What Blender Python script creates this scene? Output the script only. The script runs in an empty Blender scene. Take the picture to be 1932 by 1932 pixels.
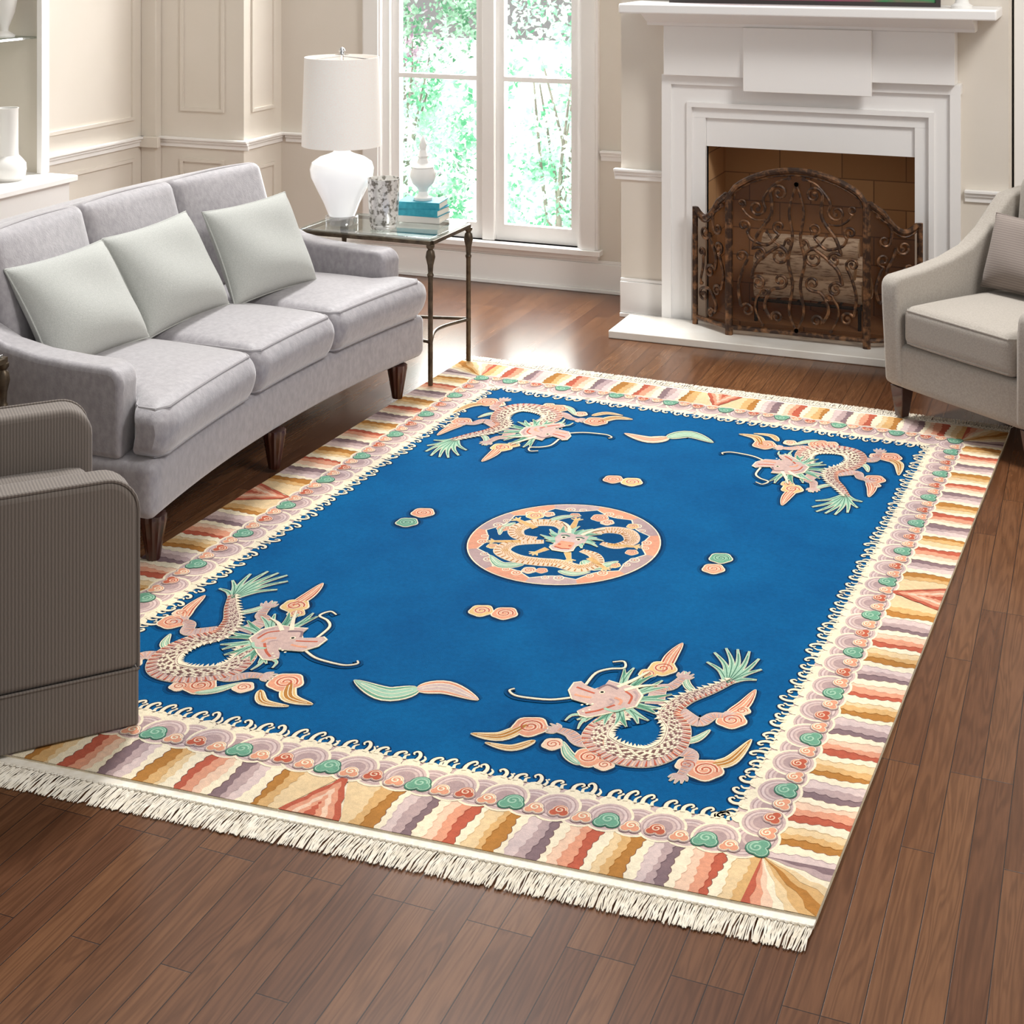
import bpy, math, random
import numpy as np
from mathutils import Vector, Matrix
random.seed(4)
PI=math.pi; R=math.radians
C=bpy.context.scene.collection
# ---------------------------------------------------------------- camera model
F=2800.0; H=1.85; Y0=-125.0; YAW=R(22); cs,sn=math.cos(YAW),math.sin(YAW)
def P(px,py,h=0.0):
    D=py-Y0; s=H-h; Z=F*s/D; X=(px-966)*s/D
    return (X*cs-Z*sn, X*sn+Z*cs)
# ---------------------------------------------------------------- materials
def lin(c):
    return tuple((v/255/12.92 if v/255<=0.04045 else ((v/255+0.055)/1.055)**2.4) for v in c[:3])+(1,)
def mat(name,c,rough=.6,c2=None,scale=20,bump=0,bscale=200,metal=0,sheen=0,stretch=None,detail=4,coat=0,emit=0,spec=.5,lo=.35,hi=.65):
    m=bpy.data.materials.new(name); m.use_nodes=True; nt=m.node_tree; b=nt.nodes['Principled BSDF']
    b.inputs['Base Color'].default_value=lin(c); b.inputs['Roughness'].default_value=rough; b.inputs['Metallic'].default_value=metal
    b.inputs['Sheen Weight'].default_value=sheen; b.inputs['Coat Weight'].default_value=coat; b.inputs['Specular IOR Level'].default_value=spec
    tc=nt.nodes.new('ShaderNodeTexCoord'); mp=nt.nodes.new('ShaderNodeMapping'); nt.links.new(tc.outputs['Object'],mp.inputs[0])
    if stretch: mp.inputs['Scale'].default_value=stretch
    if c2:
        n=nt.nodes.new('ShaderNodeTexNoise'); n.inputs['Scale'].default_value=scale; n.inputs['Detail'].default_value=detail
        nt.links.new(mp.outputs[0],n.inputs[0]); r=nt.nodes.new('ShaderNodeValToRGB')
        r.color_ramp.elements[0].position=lo; r.color_ramp.elements[1].position=hi
        r.color_ramp.elements[0].color=lin(c); r.color_ramp.elements[1].color=lin(c2)
        nt.links.new(n.outputs['Fac'],r.inputs[0]); nt.links.new(r.outputs[0],b.inputs['Base Color'])
        if emit: nt.links.new(r.outputs[0],b.inputs['Emission Color'])
    elif emit: b.inputs['Emission Color'].default_value=lin(c)
    b.inputs['Emission Strength'].default_value=emit
    if bump:
        n2=nt.nodes.new('ShaderNodeTexNoise'); n2.inputs['Scale'].default_value=bscale; n2.inputs['Detail'].default_value=3
        nt.links.new(mp.outputs[0],n2.inputs[0]); bp=nt.nodes.new('ShaderNodeBump'); bp.inputs['Strength'].default_value=bump; bp.inputs['Distance'].default_value=.003
        nt.links.new(n2.outputs['Fac'],bp.inputs['Height']); nt.links.new(bp.outputs[0],b.inputs['Normal'])
    return m
def stripe_mat(name,c,c2,scale,axis='X',rough=.85,bump=.12):
    m=bpy.data.materials.new(name); m.use_nodes=True; nt=m.node_tree; b=nt.nodes['Principled BSDF']; b.inputs['Roughness'].default_value=rough
    b.inputs['Sheen Weight'].default_value=.15
    tc=nt.nodes.new('ShaderNodeTexCoord'); w=nt.nodes.new('ShaderNodeTexWave'); w.bands_direction=axis; w.inputs['Scale'].default_value=scale
    w.inputs['Distortion'].default_value=.8; w.inputs['Detail'].default_value=3; w.inputs['Detail Scale'].default_value=2
    nt.links.new(tc.outputs['Object'],w.inputs[0]); r=nt.nodes.new('ShaderNodeValToRGB'); r.color_ramp.elements[0].color=lin(c); r.color_ramp.elements[1].color=lin(c2)
    nt.links.new(w.outputs['Fac'],r.inputs[0]); nt.links.new(r.outputs[0],b.inputs['Base Color'])
    bp=nt.nodes.new('ShaderNodeBump'); bp.inputs['Strength'].default_value=bump; bp.inputs['Distance'].default_value=.001
    nt.links.new(w.outputs['Fac'],bp.inputs['Height']); nt.links.new(bp.outputs[0],b.inputs['Normal'])
    return m
M={}
M['wall']=mat('wall_paint',(224,216,204),.7,(227,219,208),3)
M['trim']=mat('white_trim_paint',(245,243,240),.4)
M['white']=mat('white_gloss_paint',(245,243,241),.35)
M['stone']=mat('pale_marble',(242,239,232),.25,(234,228,218),6)
M['velvet']=mat('silver_grey_velvet',(146,141,145),.5,(166,161,164),60,.25,220,sheen=.75,detail=14,lo=.34,hi=.68,stretch=(1,1,.6))
M['pipe']=mat('grey_piping',(164,160,162),.8)
M['pillow']=mat('woven_pillow_cloth',(178,180,175),.9,(192,193,188),260,.35,420,sheen=.15)
M['linen']=mat('greige_linen',(160,152,142),.9,(172,164,154),160,.3,350,sheen=.2)
M['lumbar']=stripe_mat('taupe_stripe_silk',(122,110,103),(140,128,120),35,'Z')
M['chairfab']=stripe_mat('taupe_corded_fabric',(98,89,82),(124,114,106),40,'Y',bump=.15)
M['dark']=mat('dark_stained_wood',(52,25,18),.3,(72,36,25),12,coat=.4,stretch=(1,1,.2))
M['bronze']=mat('aged_bronze',(60,40,28),.45,(142,100,66),40,.4,120,metal=.35,lo=.45,hi=.70)
M['iron']=mat('table_dark_bronze',(104,90,72),.4,(72,60,48),30,metal=.6)
M['ceramic']=mat('white_glazed_ceramic',(250,250,250),.15,coat=.5,emit=.36)  # self-glow added to brighten the lamp body
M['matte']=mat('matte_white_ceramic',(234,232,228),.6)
M['shade']=mat('lamp_linen_shade',(244,239,233),.9,(238,232,225),200,emit=.17)  # faint emission put in for brightness coming through the fabric
M['silver']=mat('mercury_glass',(140,136,128),.22,(246,244,240),55,.3,60,metal=.4,lo=.40,hi=.52)
M['chrome']=mat('polished_nickel',(215,215,215),.15,metal=1)
M['blue']=mat('turquoise_cloth',(38,142,162),.6,(52,156,176),60)
M['page']=mat('book_paper',(236,230,218),.8)
M['cream']=mat('cream_cover',(214,210,203),.6)
M['bark']=mat('birch_bark',(232,218,200),.8,(140,110,86),22,.6,40,stretch=(1,1,5),lo=.48,hi=.70,emit=.08)  # slight emission added to lift the dim logs
M['logend']=mat('cut_log_end',(224,194,150),.8,(190,150,104),30)
M['soot']=mat('soot_black_iron',(40,36,33),.6)
M['black']=mat('dark_picture_frame',(60,54,52),.35)
M['fringe']=mat('cream_cotton_fringe',(240,233,220),.9,(228,219,202),60)
M['shelfback']=mat('shelf_paint',(222,215,203),.6)
def glass(name,tint=(1,1,1,1),f=.08,gl=.03):
    m=bpy.data.materials.new(name); m.use_nodes=True; nt=m.node_tree; nt.nodes.remove(nt.nodes['Principled BSDF'])
    t=nt.nodes.new('ShaderNodeBsdfTransparent'); t.inputs[0].default_value=tint; g=nt.nodes.new('ShaderNodeBsdfGlossy'); g.inputs['Roughness'].default_value=gl
    mx=nt.nodes.new('ShaderNodeMixShader'); mx.inputs[0].default_value=f; nt.links.new(t.outputs[0],mx.inputs[1]); nt.links.new(g.outputs[0],mx.inputs[2])
    nt.links.new(mx.outputs[0],nt.nodes['Material Output'].inputs[0]); return m
M['pane']=glass('window_glass',f=.03)
M['tglass']=glass('table_glass',(.88,.94,.92,1),.42)
M['acrylic']=glass('clear_acrylic',(.92,.93,.95,1),.4,.1)
M['meshscreen']=glass('dark_wire_mesh',(.52,.42,.34,1),.03,.5)
def floor_mat():
    m=bpy.data.materials.new('oak_plank_floor'); m.use_nodes=True; nt=m.node_tree; b=nt.nodes['Principled BSDF']; L=nt.links
    tc=nt.nodes.new('ShaderNodeTexCoord'); sx=nt.nodes.new('ShaderNodeSeparateXYZ'); cb=nt.nodes.new('ShaderNodeCombineXYZ')
    L.new(tc.outputs['Object'],sx.inputs[0]); L.new(sx.outputs['Y'],cb.inputs['X']); L.new(sx.outputs['X'],cb.inputs['Y'])
    br=nt.nodes.new('ShaderNodeTexBrick'); L.new(cb.outputs[0],br.inputs['Vector']); br.offset=.37; br.offset_frequency=3
    br.inputs['Scale'].default_value=1; br.inputs['Brick Width'].default_value=.85; br.inputs['Row Height'].default_value=.066
    br.inputs['Mortar Size'].default_value=.0011; br.inputs['Mortar Smooth'].default_value=.1; br.inputs['Bias'].default_value=0
    br.inputs['Color1'].default_value=lin((90,56,35)); br.inputs['Color2'].default_value=lin((112,75,48)); br.inputs['Mortar'].default_value=lin((44,27,18))
    mp=nt.nodes.new('ShaderNodeMapping'); mp.inputs['Scale'].default_value=(16,1.0,1); L.new(tc.outputs['Object'],mp.inputs[0])
    sc=nt.nodes.new('ShaderNodeVectorMath'); sc.operation='SCALE'; sc.inputs['Scale'].default_value=40; L.new(br.outputs['Color'],sc.inputs[0])
    ad=nt.nodes.new('ShaderNodeVectorMath'); ad.operation='ADD'; L.new(mp.outputs[0],ad.inputs[0]); L.new(sc.outputs[0],ad.inputs[1])
    n=nt.nodes.new('ShaderNodeTexNoise'); n.inputs['Scale'].default_value=1.3; n.inputs['Detail'].default_value=2; n.inputs['Distortion'].default_value=.6; L.new(ad.outputs[0],n.inputs[0])
    ml=nt.nodes.new('ShaderNodeMath'); ml.operation='MULTIPLY'; ml.inputs[1].default_value=60; L.new(n.outputs['Fac'],ml.inputs[0])
    si=nt.nodes.new('ShaderNodeMath'); si.operation='SINE'; L.new(ml.outputs[0],si.inputs[0])
    r=nt.nodes.new('ShaderNodeValToRGB'); r.color_ramp.elements[0].position=0; r.color_ramp.elements[1].position=.75
    r.color_ramp.elements[0].color=(.78,.74,.70,1); r.color_ramp.elements[1].color=(1.03,1.03,1.03,1)
    mr=nt.nodes.new('ShaderNodeMapRange'); mr.inputs['From Min'].default_value=-1; L.new(si.outputs[0],mr.inputs['Value']); L.new(mr.outputs[0],r.inputs[0])
    n3=nt.nodes.new('ShaderNodeTexNoise'); n3.inputs['Scale'].default_value=9; n3.inputs['Detail'].default_value=6; L.new(mp.outputs[0],n3.inputs[0])
    r3=nt.nodes.new('ShaderNodeValToRGB'); r3.color_ramp.elements[0].position=.3; r3.color_ramp.elements[1].position=.65; r3.color_ramp.elements[0].color=(.80,.77,.74,1); r3.color_ramp.elements[1].color=(1.05,1.05,1.05,1); L.new(n3.outputs['Fac'],r3.inputs[0])
    mx=nt.nodes.new('ShaderNodeMix'); mx.data_type='RGBA'; mx.blend_type='MULTIPLY'; mx.inputs[0].default_value=1
    L.new(br.outputs['Color'],mx.inputs[6]); L.new(r.outputs[0],mx.inputs[7])
    m2=nt.nodes.new('ShaderNodeMix'); m2.data_type='RGBA'; m2.blend_type='MULTIPLY'; m2.inputs[0].default_value=1
    L.new(mx.outputs[2],m2.inputs[6]); L.new(r3.outputs[0],m2.inputs[7]); L.new(m2.outputs[2],b.inputs['Base Color'])
    b.inputs['Roughness'].default_value=.23; b.inputs['Specular IOR Level'].default_value=.38; b.inputs['Coat Weight'].default_value=0
    bp=nt.nodes.new('ShaderNodeBump'); bp.inputs['Strength'].default_value=.3; bp.inputs['Distance'].default_value=.002; bp.invert=True
    L.new(br.outputs['Fac'],bp.inputs['Height']); L.new(bp.outputs[0],b.inputs['Normal'])
    return m
M['floor']=floor_mat()
def brick_mat():
    m=bpy.data.materials.new('firebrick'); m.use_nodes=True; nt=m.node_tree; b=nt.nodes['Principled BSDF']; L=nt.links
    tc=nt.nodes.new('ShaderNodeTexCoord'); sx=nt.nodes.new('ShaderNodeSeparateXYZ'); cb=nt.nodes.new('ShaderNodeCombineXYZ'); ad=nt.nodes.new('ShaderNodeMath')
    L.new(tc.outputs['Object'],sx.inputs[0]); L.new(sx.outputs['X'],ad.inputs[0]); L.new(sx.outputs['Y'],ad.inputs[1]); L.new(ad.outputs[0],cb.inputs['X']); L.new(sx.outputs['Z'],cb.inputs['Y'])
    br=nt.nodes.new('ShaderNodeTexBrick'); L.new(cb.outputs[0],br.inputs['Vector']); br.inputs['Scale'].default_value=1
    br.inputs['Brick Width'].default_value=.30; br.inputs['Row Height'].default_value=.135; br.inputs['Mortar Size'].default_value=.003
    br.inputs['Color1'].default_value=lin((204,160,114)); br.inputs['Color2'].default_value=lin((182,138,94)); br.inputs['Mortar'].default_value=lin((140,106,76))
    L.new(br.outputs['Color'],b.inputs['Base Color']); b.inputs['Roughness'].default_value=.9; return m
M['brick']=brick_mat()
def rug_mat():
    m=bpy.data.materials.new('wool_rug_pile'); m.use_nodes=True; nt=m.node_tree; b=nt.nodes['Principled BSDF']; L=nt.links
    at=nt.nodes.new('ShaderNodeAttribute'); at.attribute_name='Col'; tc=nt.nodes.new('ShaderNodeTexCoord')
    def mult(prev,scale,detail,lo,hi,c0,c1,rough=.6):
        n=nt.nodes.new('ShaderNodeTexNoise'); n.inputs['Scale'].default_value=scale; n.inputs['Detail'].default_value=detail; n.inputs['Roughness'].default_value=rough; L.new(tc.outputs['Object'],n.inputs[0])
        r=nt.nodes.new('ShaderNodeValToRGB'); r.color_ramp.elements[0].position=lo; r.color_ramp.elements[1].position=hi
        r.color_ramp.elements[0].color=c0+(1,); r.color_ramp.elements[1].color=c1+(1,); L.new(n.outputs['Fac'],r.inputs[0])
        mx=nt.nodes.new('ShaderNodeMix'); mx.data_type='RGBA'; mx.blend_type='MULTIPLY'; mx.inputs[0].default_value=1
        L.new(prev,mx.inputs[6]); L.new(r.outputs[0],mx.inputs[7]); return mx.outputs[2]
    o=mult(at.outputs['Color'],3.0,6,.34,.66,(.78,.81,.86),(1.10,1.09,1.06)); o=mult(o,70,8,.28,.72,(.74,.76,.79),(1.12,1.11,1.10),.8)
    L.new(o,b.inputs['Base Color'])
    b.inputs['Roughness'].default_value=.95; b.inputs['Specular IOR Level'].default_value=.06
    n2=nt.nodes.new('ShaderNodeTexNoise'); n2.inputs['Scale'].default_value=420; L.new(tc.outputs['Object'],n2.inputs[0])
    bp=nt.nodes.new('ShaderNodeBump'); bp.inputs['Strength'].default_value=.6; bp.inputs['Distance'].default_value=.003; L.new(n2.outputs['Fac'],bp.inputs['Height']); L.new(bp.outputs[0],b.inputs['Normal'])
    return m
M['rug']=rug_mat()
# ---------------------------------------------------------------- mesh helpers
class MB:
    def __init__(s): s.v=[]; s.f=[]; s.c=[]
    def add(s,vs,fs,col=None):
        o=len(s.v); s.v+= [tuple(p) for p in vs]; s.f+=[tuple(i+o for i in f) for f in fs]; s.c+=[col]*len(fs)
    def box(s,x0,x1,y0,y1,z0,z1):
        s.add([(x,y,z) for z in (z0,z1) for x,y in ((x0,y0),(x1,y0),(x1,y1),(x0,y1))],
              [(3,2,1,0),(4,5,6,7),(0,1,5,4),(1,2,6,5),(2,3,7,6),(3,0,4,7)])
    def tube(s,path,r,n=8,cap=True):
        path=[Vector(p) for p in path]; N=len(path); rs=r if isinstance(r,(list,tuple)) else [r]*N
        vs=[];fs=[]; prev=None
        for i,p in enumerate(path):
            t=(path[min(i+1,N-1)]-path[max(i-1,0)]).normalized()
            if prev is None:
                a=Vector((0,0,1)) if abs(t.z)<.9 else Vector((1,0,0)); u=t.cross(a).normalized()
            else:
                u=prev-t*prev.dot(t); u=u.normalized() if u.length>1e-6 else t.orthogonal().normalized()
            prev=u; w=t.cross(u)
            for k in range(n):
                a=2*PI*k/n; vs.append(p+(u*math.cos(a)+w*math.sin(a))*rs[i])
        for i in range(N-1):
            for k in range(n): fs.append((i*n+k,i*n+(k+1)%n,(i+1)*n+(k+1)%n,(i+1)*n+k))
        if cap: fs.append(tuple(range(n-1,-1,-1))); fs.append(tuple((N-1)*n+k for k in range(n)))
        s.add(vs,fs)
    def lathe(s,prof,cx=0,cy=0,cz=0,n=32,flute=0,fn=12):
        vs=[];fs=[];N=len(prof)
        for r,z in prof:
            for k in range(n):
                a=2*PI*k/n; rr=max(r,.0002)*(1+flute*math.cos(fn*a)); vs.append((cx+rr*math.cos(a),cy+rr*math.sin(a),cz+z))
        for i in range(N-1):
            for k in range(n): fs.append((i*n+k,i*n+(k+1)%n,(i+1)*n+(k+1)%n,(i+1)*n+k))
        s.add(vs,fs)
    def prism(s,out,a0,a1,axis='x'):
        def q(p,a):
            return (a,p[0],p[1]) if axis=='x' else ((p[0],a,p[1]) if axis=='y' else (p[0],p[1],a))
        n=len(out); vs=[q(p,a0) for p in out]+[q(p,a1) for p in out]
        fs=[tuple(range(n-1,-1,-1)),tuple(range(n,2*n))]+[(i,(i+1)%n,n+(i+1)%n,n+i) for i in range(n)]
        s.add(vs,fs)
    def puff(s,sx,sy,sz,r,c=(0,0,0),crown=0,crowny=0,n=14,warp=None):
        h=(sx/2,sy/2,sz/2); idx={}; vs=[]; fs=[]
        def T(t): return t*.35+.65*math.sin(t*PI/2)
        ts=[T(-1+2*i/n) for i in range(n+1)]
        def pt(a,b,d,sg):
            p=[0,0,0]; p[d]=sg*h[d]; o=[i for i in range(3) if i!=d]; p[o[0]]=a*h[o[0]]; p[o[1]]=b*h[o[1]]
            key=tuple(round(v,5) for v in p)
            if key in idx: return idx[key]
            inn=[max(-(h[i]-r),min(h[i]-r,p[i])) for i in range(3)]; dv=Vector([p[i]-inn[i] for i in range(3)])
            if dv.length>1e-7: dv=dv.normalized()*r
            q=[inn[i]+dv[i] for i in range(3)]; ux,uy,uz=q[0]/h[0],q[1]/h[1],q[2]/h[2]
            q[2]+=crown*(1-ux*ux)*(1-uy*uy)*uz; q[1]+=crowny*(1-ux*ux)*(1-uz*uz)*uy
            w=(q[0]+c[0],q[1]+c[1],q[2]+c[2])
            if warp: w=warp(*w)
            idx[key]=len(vs); vs.append(w); return idx[key]
        for d in range(3):
            for sg in (-1,1):
                for i in range(n):
                    for j in range(n):
                        f=(pt(ts[i],ts[j],d,sg),pt(ts[i+1],ts[j],d,sg),pt(ts[i+1],ts[j+1],d,sg),pt(ts[i],ts[j+1],d,sg))
                        if (sg>0)==(d==1): f=f[::-1]
                        if len(set(f))==4: fs.append(f)
        s.add(vs,fs)
    def map(s,fn): s.v=[tuple(fn(*p)) for p in s.v]; return s
    def build(s,name,m,parent=None,smooth=35,bevel=0,seg=3,colored=False,flat=False):
        me=bpy.data.meshes.new(name); me.from_pydata(s.v,[],s.f); me.update()
        if colored:
            at=me.color_attributes.new('Col','FLOAT_COLOR','CORNER'); data=[]
            for poly,c in zip(me.polygons,s.c): data+= list(c)*poly.loop_total
            at.data.foreach_set('color',data)
        if not flat:
            me.polygons.foreach_set('use_smooth',[True]*len(me.polygons)); me.set_sharp_from_angle(angle=R(smooth))
        me.materials.append(m); o=bpy.data.objects.new(name,me); C.objects.link(o)
        if parent: o.parent=parent
        if bevel:
            b=o.modifiers.new('bevel','BEVEL'); b.width=bevel; b.segments=seg; b.limit_method='ANGLE'; b.angle_limit=R(38); b.harden_normals=False
            if seg>2: me.set_sharp_from_angle(angle=R(89))
        return o
def thing(name,label,cat,loc=(0,0,0),rz=0,group=None):
    o=bpy.data.objects.new(name,None); C.objects.link(o); o.location=loc; o.rotation_euler=(0,0,rz); o.empty_display_size=.1
    return tag(o,label,cat,group)
def tag(o,label,cat,group=None):
    o['label']=label; o['category']=cat
    if group: o['group']=group
    return o
def struct(name,mb,m,bevel=0,parent=None,**k):
    o=mb.build(name,m,parent,bevel=bevel,seg=2,**k)
    if not parent: o['kind']='structure'
    return o
def copy_tree(o,parent=None):
    c=o.copy(); C.objects.link(c)
    if parent: c.parent=parent
    for ch in list(o.children): copy_tree(ch,c)
    return c
def catmull(p,k=6,closed=False):
    p=[Vector(q) for q in p]; n=len(p); out=[]
    for i in range(n if closed else n-1):
        if closed: a,b,c,d=p[i-1],p[i],p[(i+1)%n],p[(i+2)%n]
        else: a,b,c,d=p[max(i-1,0)],p[i],p[i+1],p[min(i+2,n-1)]
        for j in range(k):
            t=j/k; out.append(.5*((2*b)+(c-a)*t+(2*a-5*b+4*c-d)*t*t+(3*b-a-3*c+d)*t**3))
    if not closed: out.append(p[-1])
    return out
def arcpts(cx,cy,r,a0,a1,n=6): return [(cx+r*math.cos(R(a0+(a1-a0)*i/n)),cy+r*math.sin(R(a0+(a1-a0)*i/n))) for i in range(n+1)]
# ---------------------------------------------------------------- room shell
WH=3.0; YB=7.27; XL=-4.97; YBB=6.88; XC=-4.34; YF=6.87; YS=6.80
f=MB(); f.box(-5.6,2.6,-2,7.4,-.05,0); struct('floor',f,M['floor'])
wx0,wx1=-3.70,-2.55; wz0,wz1=.22,2.6
w=MB(); w.box(XC-.02,wx0,YB,YB+.14,0,WH); w.box(wx1,2.6,YB,YB+.14,0,WH); w.box(wx0,wx1,YB,YB+.14,0,wz0); w.box(wx0,wx1,YB,YB+.14,wz1,WH)
struct('wall_back',w,M['wall'])
w=MB(); w.box(XL-.02,XC,YBB,YB+.14,0,WH); struct('wall_alcove',w,M['wall'])
w=MB(); w.box(XL-.14,XL,5.93,YBB+.02,0,WH); w.box(-5.5,-5.36,-1.0,5.93,0,WH); w.box(-5.36,XL-.14,5.93,6.05,0,WH); struct('wall_left',w,M['wall'])
w=MB(); w.box(2.5,2.6,2.0,YB,0,WH); struct('wall_right',w,M['wall'])
ox0,ox1,oz=-1.771,-.814,.85
bx0,bx1=-2.205,-.42
w=MB(); w.box(bx0,ox0-.02,YF,YB,0,WH); w.box(ox1+.02,bx1,YF,YB,0,WH); w.box(ox0-.02,ox1+.02,YF,YB,oz+.13,WH); struct('wall_fireplace',w,M['wall'])
def rail(mb,x0,x1,y0,y1,z,face):
    for zz,h,d in ((z-.055,.025,.012),(z-.03,.016,.022),(z-.014,.014,.034)):
        if face=='-y': mb.box(x0,x1,y0-d,y0,zz,zz+h)
        else: mb.box(x0,x0+d,y0,y1,zz,zz+h)
def base(mb,x0,x1,y0,y1,face,hh=.15):
    for z0,z1,d in ((.02,hh,.018),(hh,hh+.015,.012),(0,.02,.028)):
        if face=='-y': mb.box(x0,x1,y0-d,y0,z0,z1)
        else: mb.box(x0,x0+d,y0,y1,z0,z1)
RZ=.735
b=MB(); base(b,XC+.03,bx0,YB,YB,'-y'); base(b,bx1,2.5,YB,YB,'-y'); struct('baseboard_back',b,M['trim'],.003)
b=MB(); base(b,bx0,-1.97,YF,YF,'-y',.17); base(b,-.61,bx1,YF,YF,'-y',.17); struct('baseboard_fireplace',b,M['trim'],.003)
b=MB(); base(b,XL,XL,5.93,YBB-.03,'+x'); base(b,XL,XC,YBB,YBB,'-y'); base(b,XC,XC,YBB,YB,'+x'); struct('baseboard_left',b,M['trim'],.003)
t=MB(); rail(t,XL,XL,5.93,YBB-.04,RZ,'+x'); rail(t,XL,XC+.034,YBB,YBB,RZ,'-y'); rail(t,XC,XC,YBB,YB,RZ,'+x'); rail(t,XC+.034,-3.80,YB,YB,RZ,'-y'); rail(t,-2.44,bx0,YB,YB,RZ,'-y')
struct('trim_1',t,M['trim'],.003)
t=MB(); rail(t,bx0-.03,-1.985,YF,YF,RZ-.02,'-y'); rail(t,-.605,bx1+.03,YF,YF,RZ-.02,'-y'); struct('trim_2',t,M['trim'],.003)
def pframe(mb,a0,a1,z0,z1,pos,face,w=.018,d=.012):
    for (p0,p1,q0,q1) in ((a0,a1,z0,z0+w),(a0,a1,z1-w,z1),(a0,a0+w,z0+w,z1-w),(a1-w,a1,z0+w,z1-w)):
        if face=='-y': mb.box(p0,p1,pos-d,pos,q0,q1)
        else: mb.box(pos,pos+d,p0,p1,q0,q1)
t=MB(); pframe(t,6.02,6.76,.83,2.5,XL,'+x'); pframe(t,6.02,6.76,.22,.62,XL,'+x')
pframe(t,-4.74,-4.46,.88,2.5,YBB,'-y'); pframe(t,-4.74,-4.46,.22,.62,YBB,'-y')
pframe(t,6.95,7.19,.88,2.5,XC,'+x'); pframe(t,6.95,7.19,.22,.58,XC,'+x'); struct('trim_3',t,M['wall'])
t=MB(); t.box(XL,XL+.10,YBB-.05,YBB,0,WH); t.box(XL,XL+.13,YBB-.075,YBB-.05,RZ-.06,RZ); struct('trim_4',t,M['wall'],.004)
t=MB(); t.box(bx1+.01,bx1+.16,7.08,YB,0,WH); struct('trim_5',t,M['trim'],.004)
# window
wf=MB()
for x0,x1 in ((wx0-.11,wx0+.0),(wx1,wx1+.10)):
    wf.box(x0,x1,YB-.03,YB,.221,2.6); wf.box(x0+.012,x1-.012,YB-.042,YB-.03,.221,2.6)
wf.box(wx0-.11,wx1+.10,YB-.03,YB,2.6,2.75)
win=struct('window_1',wf,M['trim'])
def sash(x0,x1):
    s=MB(); y0,y1=YB+.03,YB+.075
    s.box(x0,x0+.045,y0,y1,.221,2.6); s.box(x1-.045,x1,y0,y1,.221,2.6)
    for z0,z1 in ((.221,.305),(1.065,1.09),(1.85,1.875),(2.54,2.6)): s.box(x0+.045,x1-.045,y0,y1,z0,z1)
    s.build('sash',M['trim'],win); g=MB(); g.box(x0+.046,x1-.046,YB+.05,YB+.054,.306,2.539); g.build('pane',M['pane'],win)
xm=-3.075
s=MB(); s.box(xm-.035,xm+.035,YB+.0,YB+.10,.221,2.599); s.build('mullion',M['trim'],win,bevel=.004,seg=2)
s=MB(); s.box(wx0,wx0+.04,YB,YB+.10,.221,2.599); s.box(wx1-.02,wx1,YB,YB+.10,.221,2.599); s.build('jamb',M['trim'],win)
sash(wx0+.0405,xm-.0355); sash(xm+.0355,wx1-.0205)
s=MB(); s.box(wx0-.13,wx1+.12,YB-.06,YB+.14,.1955,.22); s.box(wx0-.11,wx1+.1,YB-.03,YB,.168,.195); s.build('sill',M['trim'],win)
# ---------------------------------------------------------------- garden outside
g=MB(); g.box(-18,6,7.45,28,-.35,-.3); gd=g.build('ground',mat('sunglow_garden_ground',(250,253,251),.9,(206,236,214),1.3,emit=1.0,lo=.50,hi=.76)); gd['kind']='structure'  # ground glows by emission in place of outdoor sunlight
leafA=mat('sunglow_mint_leaves',(92,168,126),.7,(228,248,236),4.0,emit=.66,lo=.38,hi=.60)  # leaves and stems below emit too: sunlight put into the materials
leafB=mat('sunglow_green_leaves',(78,138,100),.7,(208,238,216),5,emit=.52,lo=.40,hi=.62)
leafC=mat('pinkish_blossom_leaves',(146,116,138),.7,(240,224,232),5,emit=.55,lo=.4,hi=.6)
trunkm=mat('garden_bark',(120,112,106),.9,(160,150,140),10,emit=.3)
def tree(loc,rad,hgt,n,lm,label,seed,name='garden_shrub',sz0=1):
    rnd=random.Random(seed); t=thing(name,label,'shrub',loc)
    b=MB()
    for k in range(7):
        a=rnd.uniform(0,2*PI); rr=rnd.uniform(.2,.8)*rad; e=(rr*math.cos(a),rr*math.sin(a)*.6,hgt*rnd.uniform(.55,.95))
        b.tube(catmull([(0,0,0),(e[0]*.25+rnd.uniform(-.1,.1),e[1]*.25,e[2]*.4),e],5),[.02*(1-.8*i/10) for i in range(11)],6)
    b.build('stem',trunkm,t); l=MB()
    cl=[(rnd.uniform(-1,1)*rad,rnd.uniform(-1,1)*rad*.5,rnd.uniform(.08,1)*hgt) for _ in range(36)]
    for i in range(n):
        c=rnd.choice(cl); g_=lambda s,m_:max(-m_,min(m_,rnd.gauss(0,s)))
        q=Vector([c[0]+g_(.12,.15),c[1]+g_(.1,.15),max(.03,c[2]+g_(.14,.25))])
        u=Vector([rnd.gauss(0,1) for _ in range(3)]).normalized(); v=u.orthogonal().normalized(); sz=rnd.uniform(.014,.036)*sz0
        l.add([q-u*sz,q+v*sz*.5,q+u*sz,q-v*sz*.5],[(0,1,2,3)])
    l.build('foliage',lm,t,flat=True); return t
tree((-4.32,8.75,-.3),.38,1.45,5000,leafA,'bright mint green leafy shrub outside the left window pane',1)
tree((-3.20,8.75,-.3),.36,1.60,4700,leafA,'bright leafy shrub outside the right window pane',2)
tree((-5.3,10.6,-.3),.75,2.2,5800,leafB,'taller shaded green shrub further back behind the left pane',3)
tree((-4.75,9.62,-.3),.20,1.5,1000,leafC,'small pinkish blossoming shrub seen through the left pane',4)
tree((-3.5,10.9,-.3),.70,2.3,5200,leafA,'pale overexposed shrub furthest back behind the right pane',5)
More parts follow.
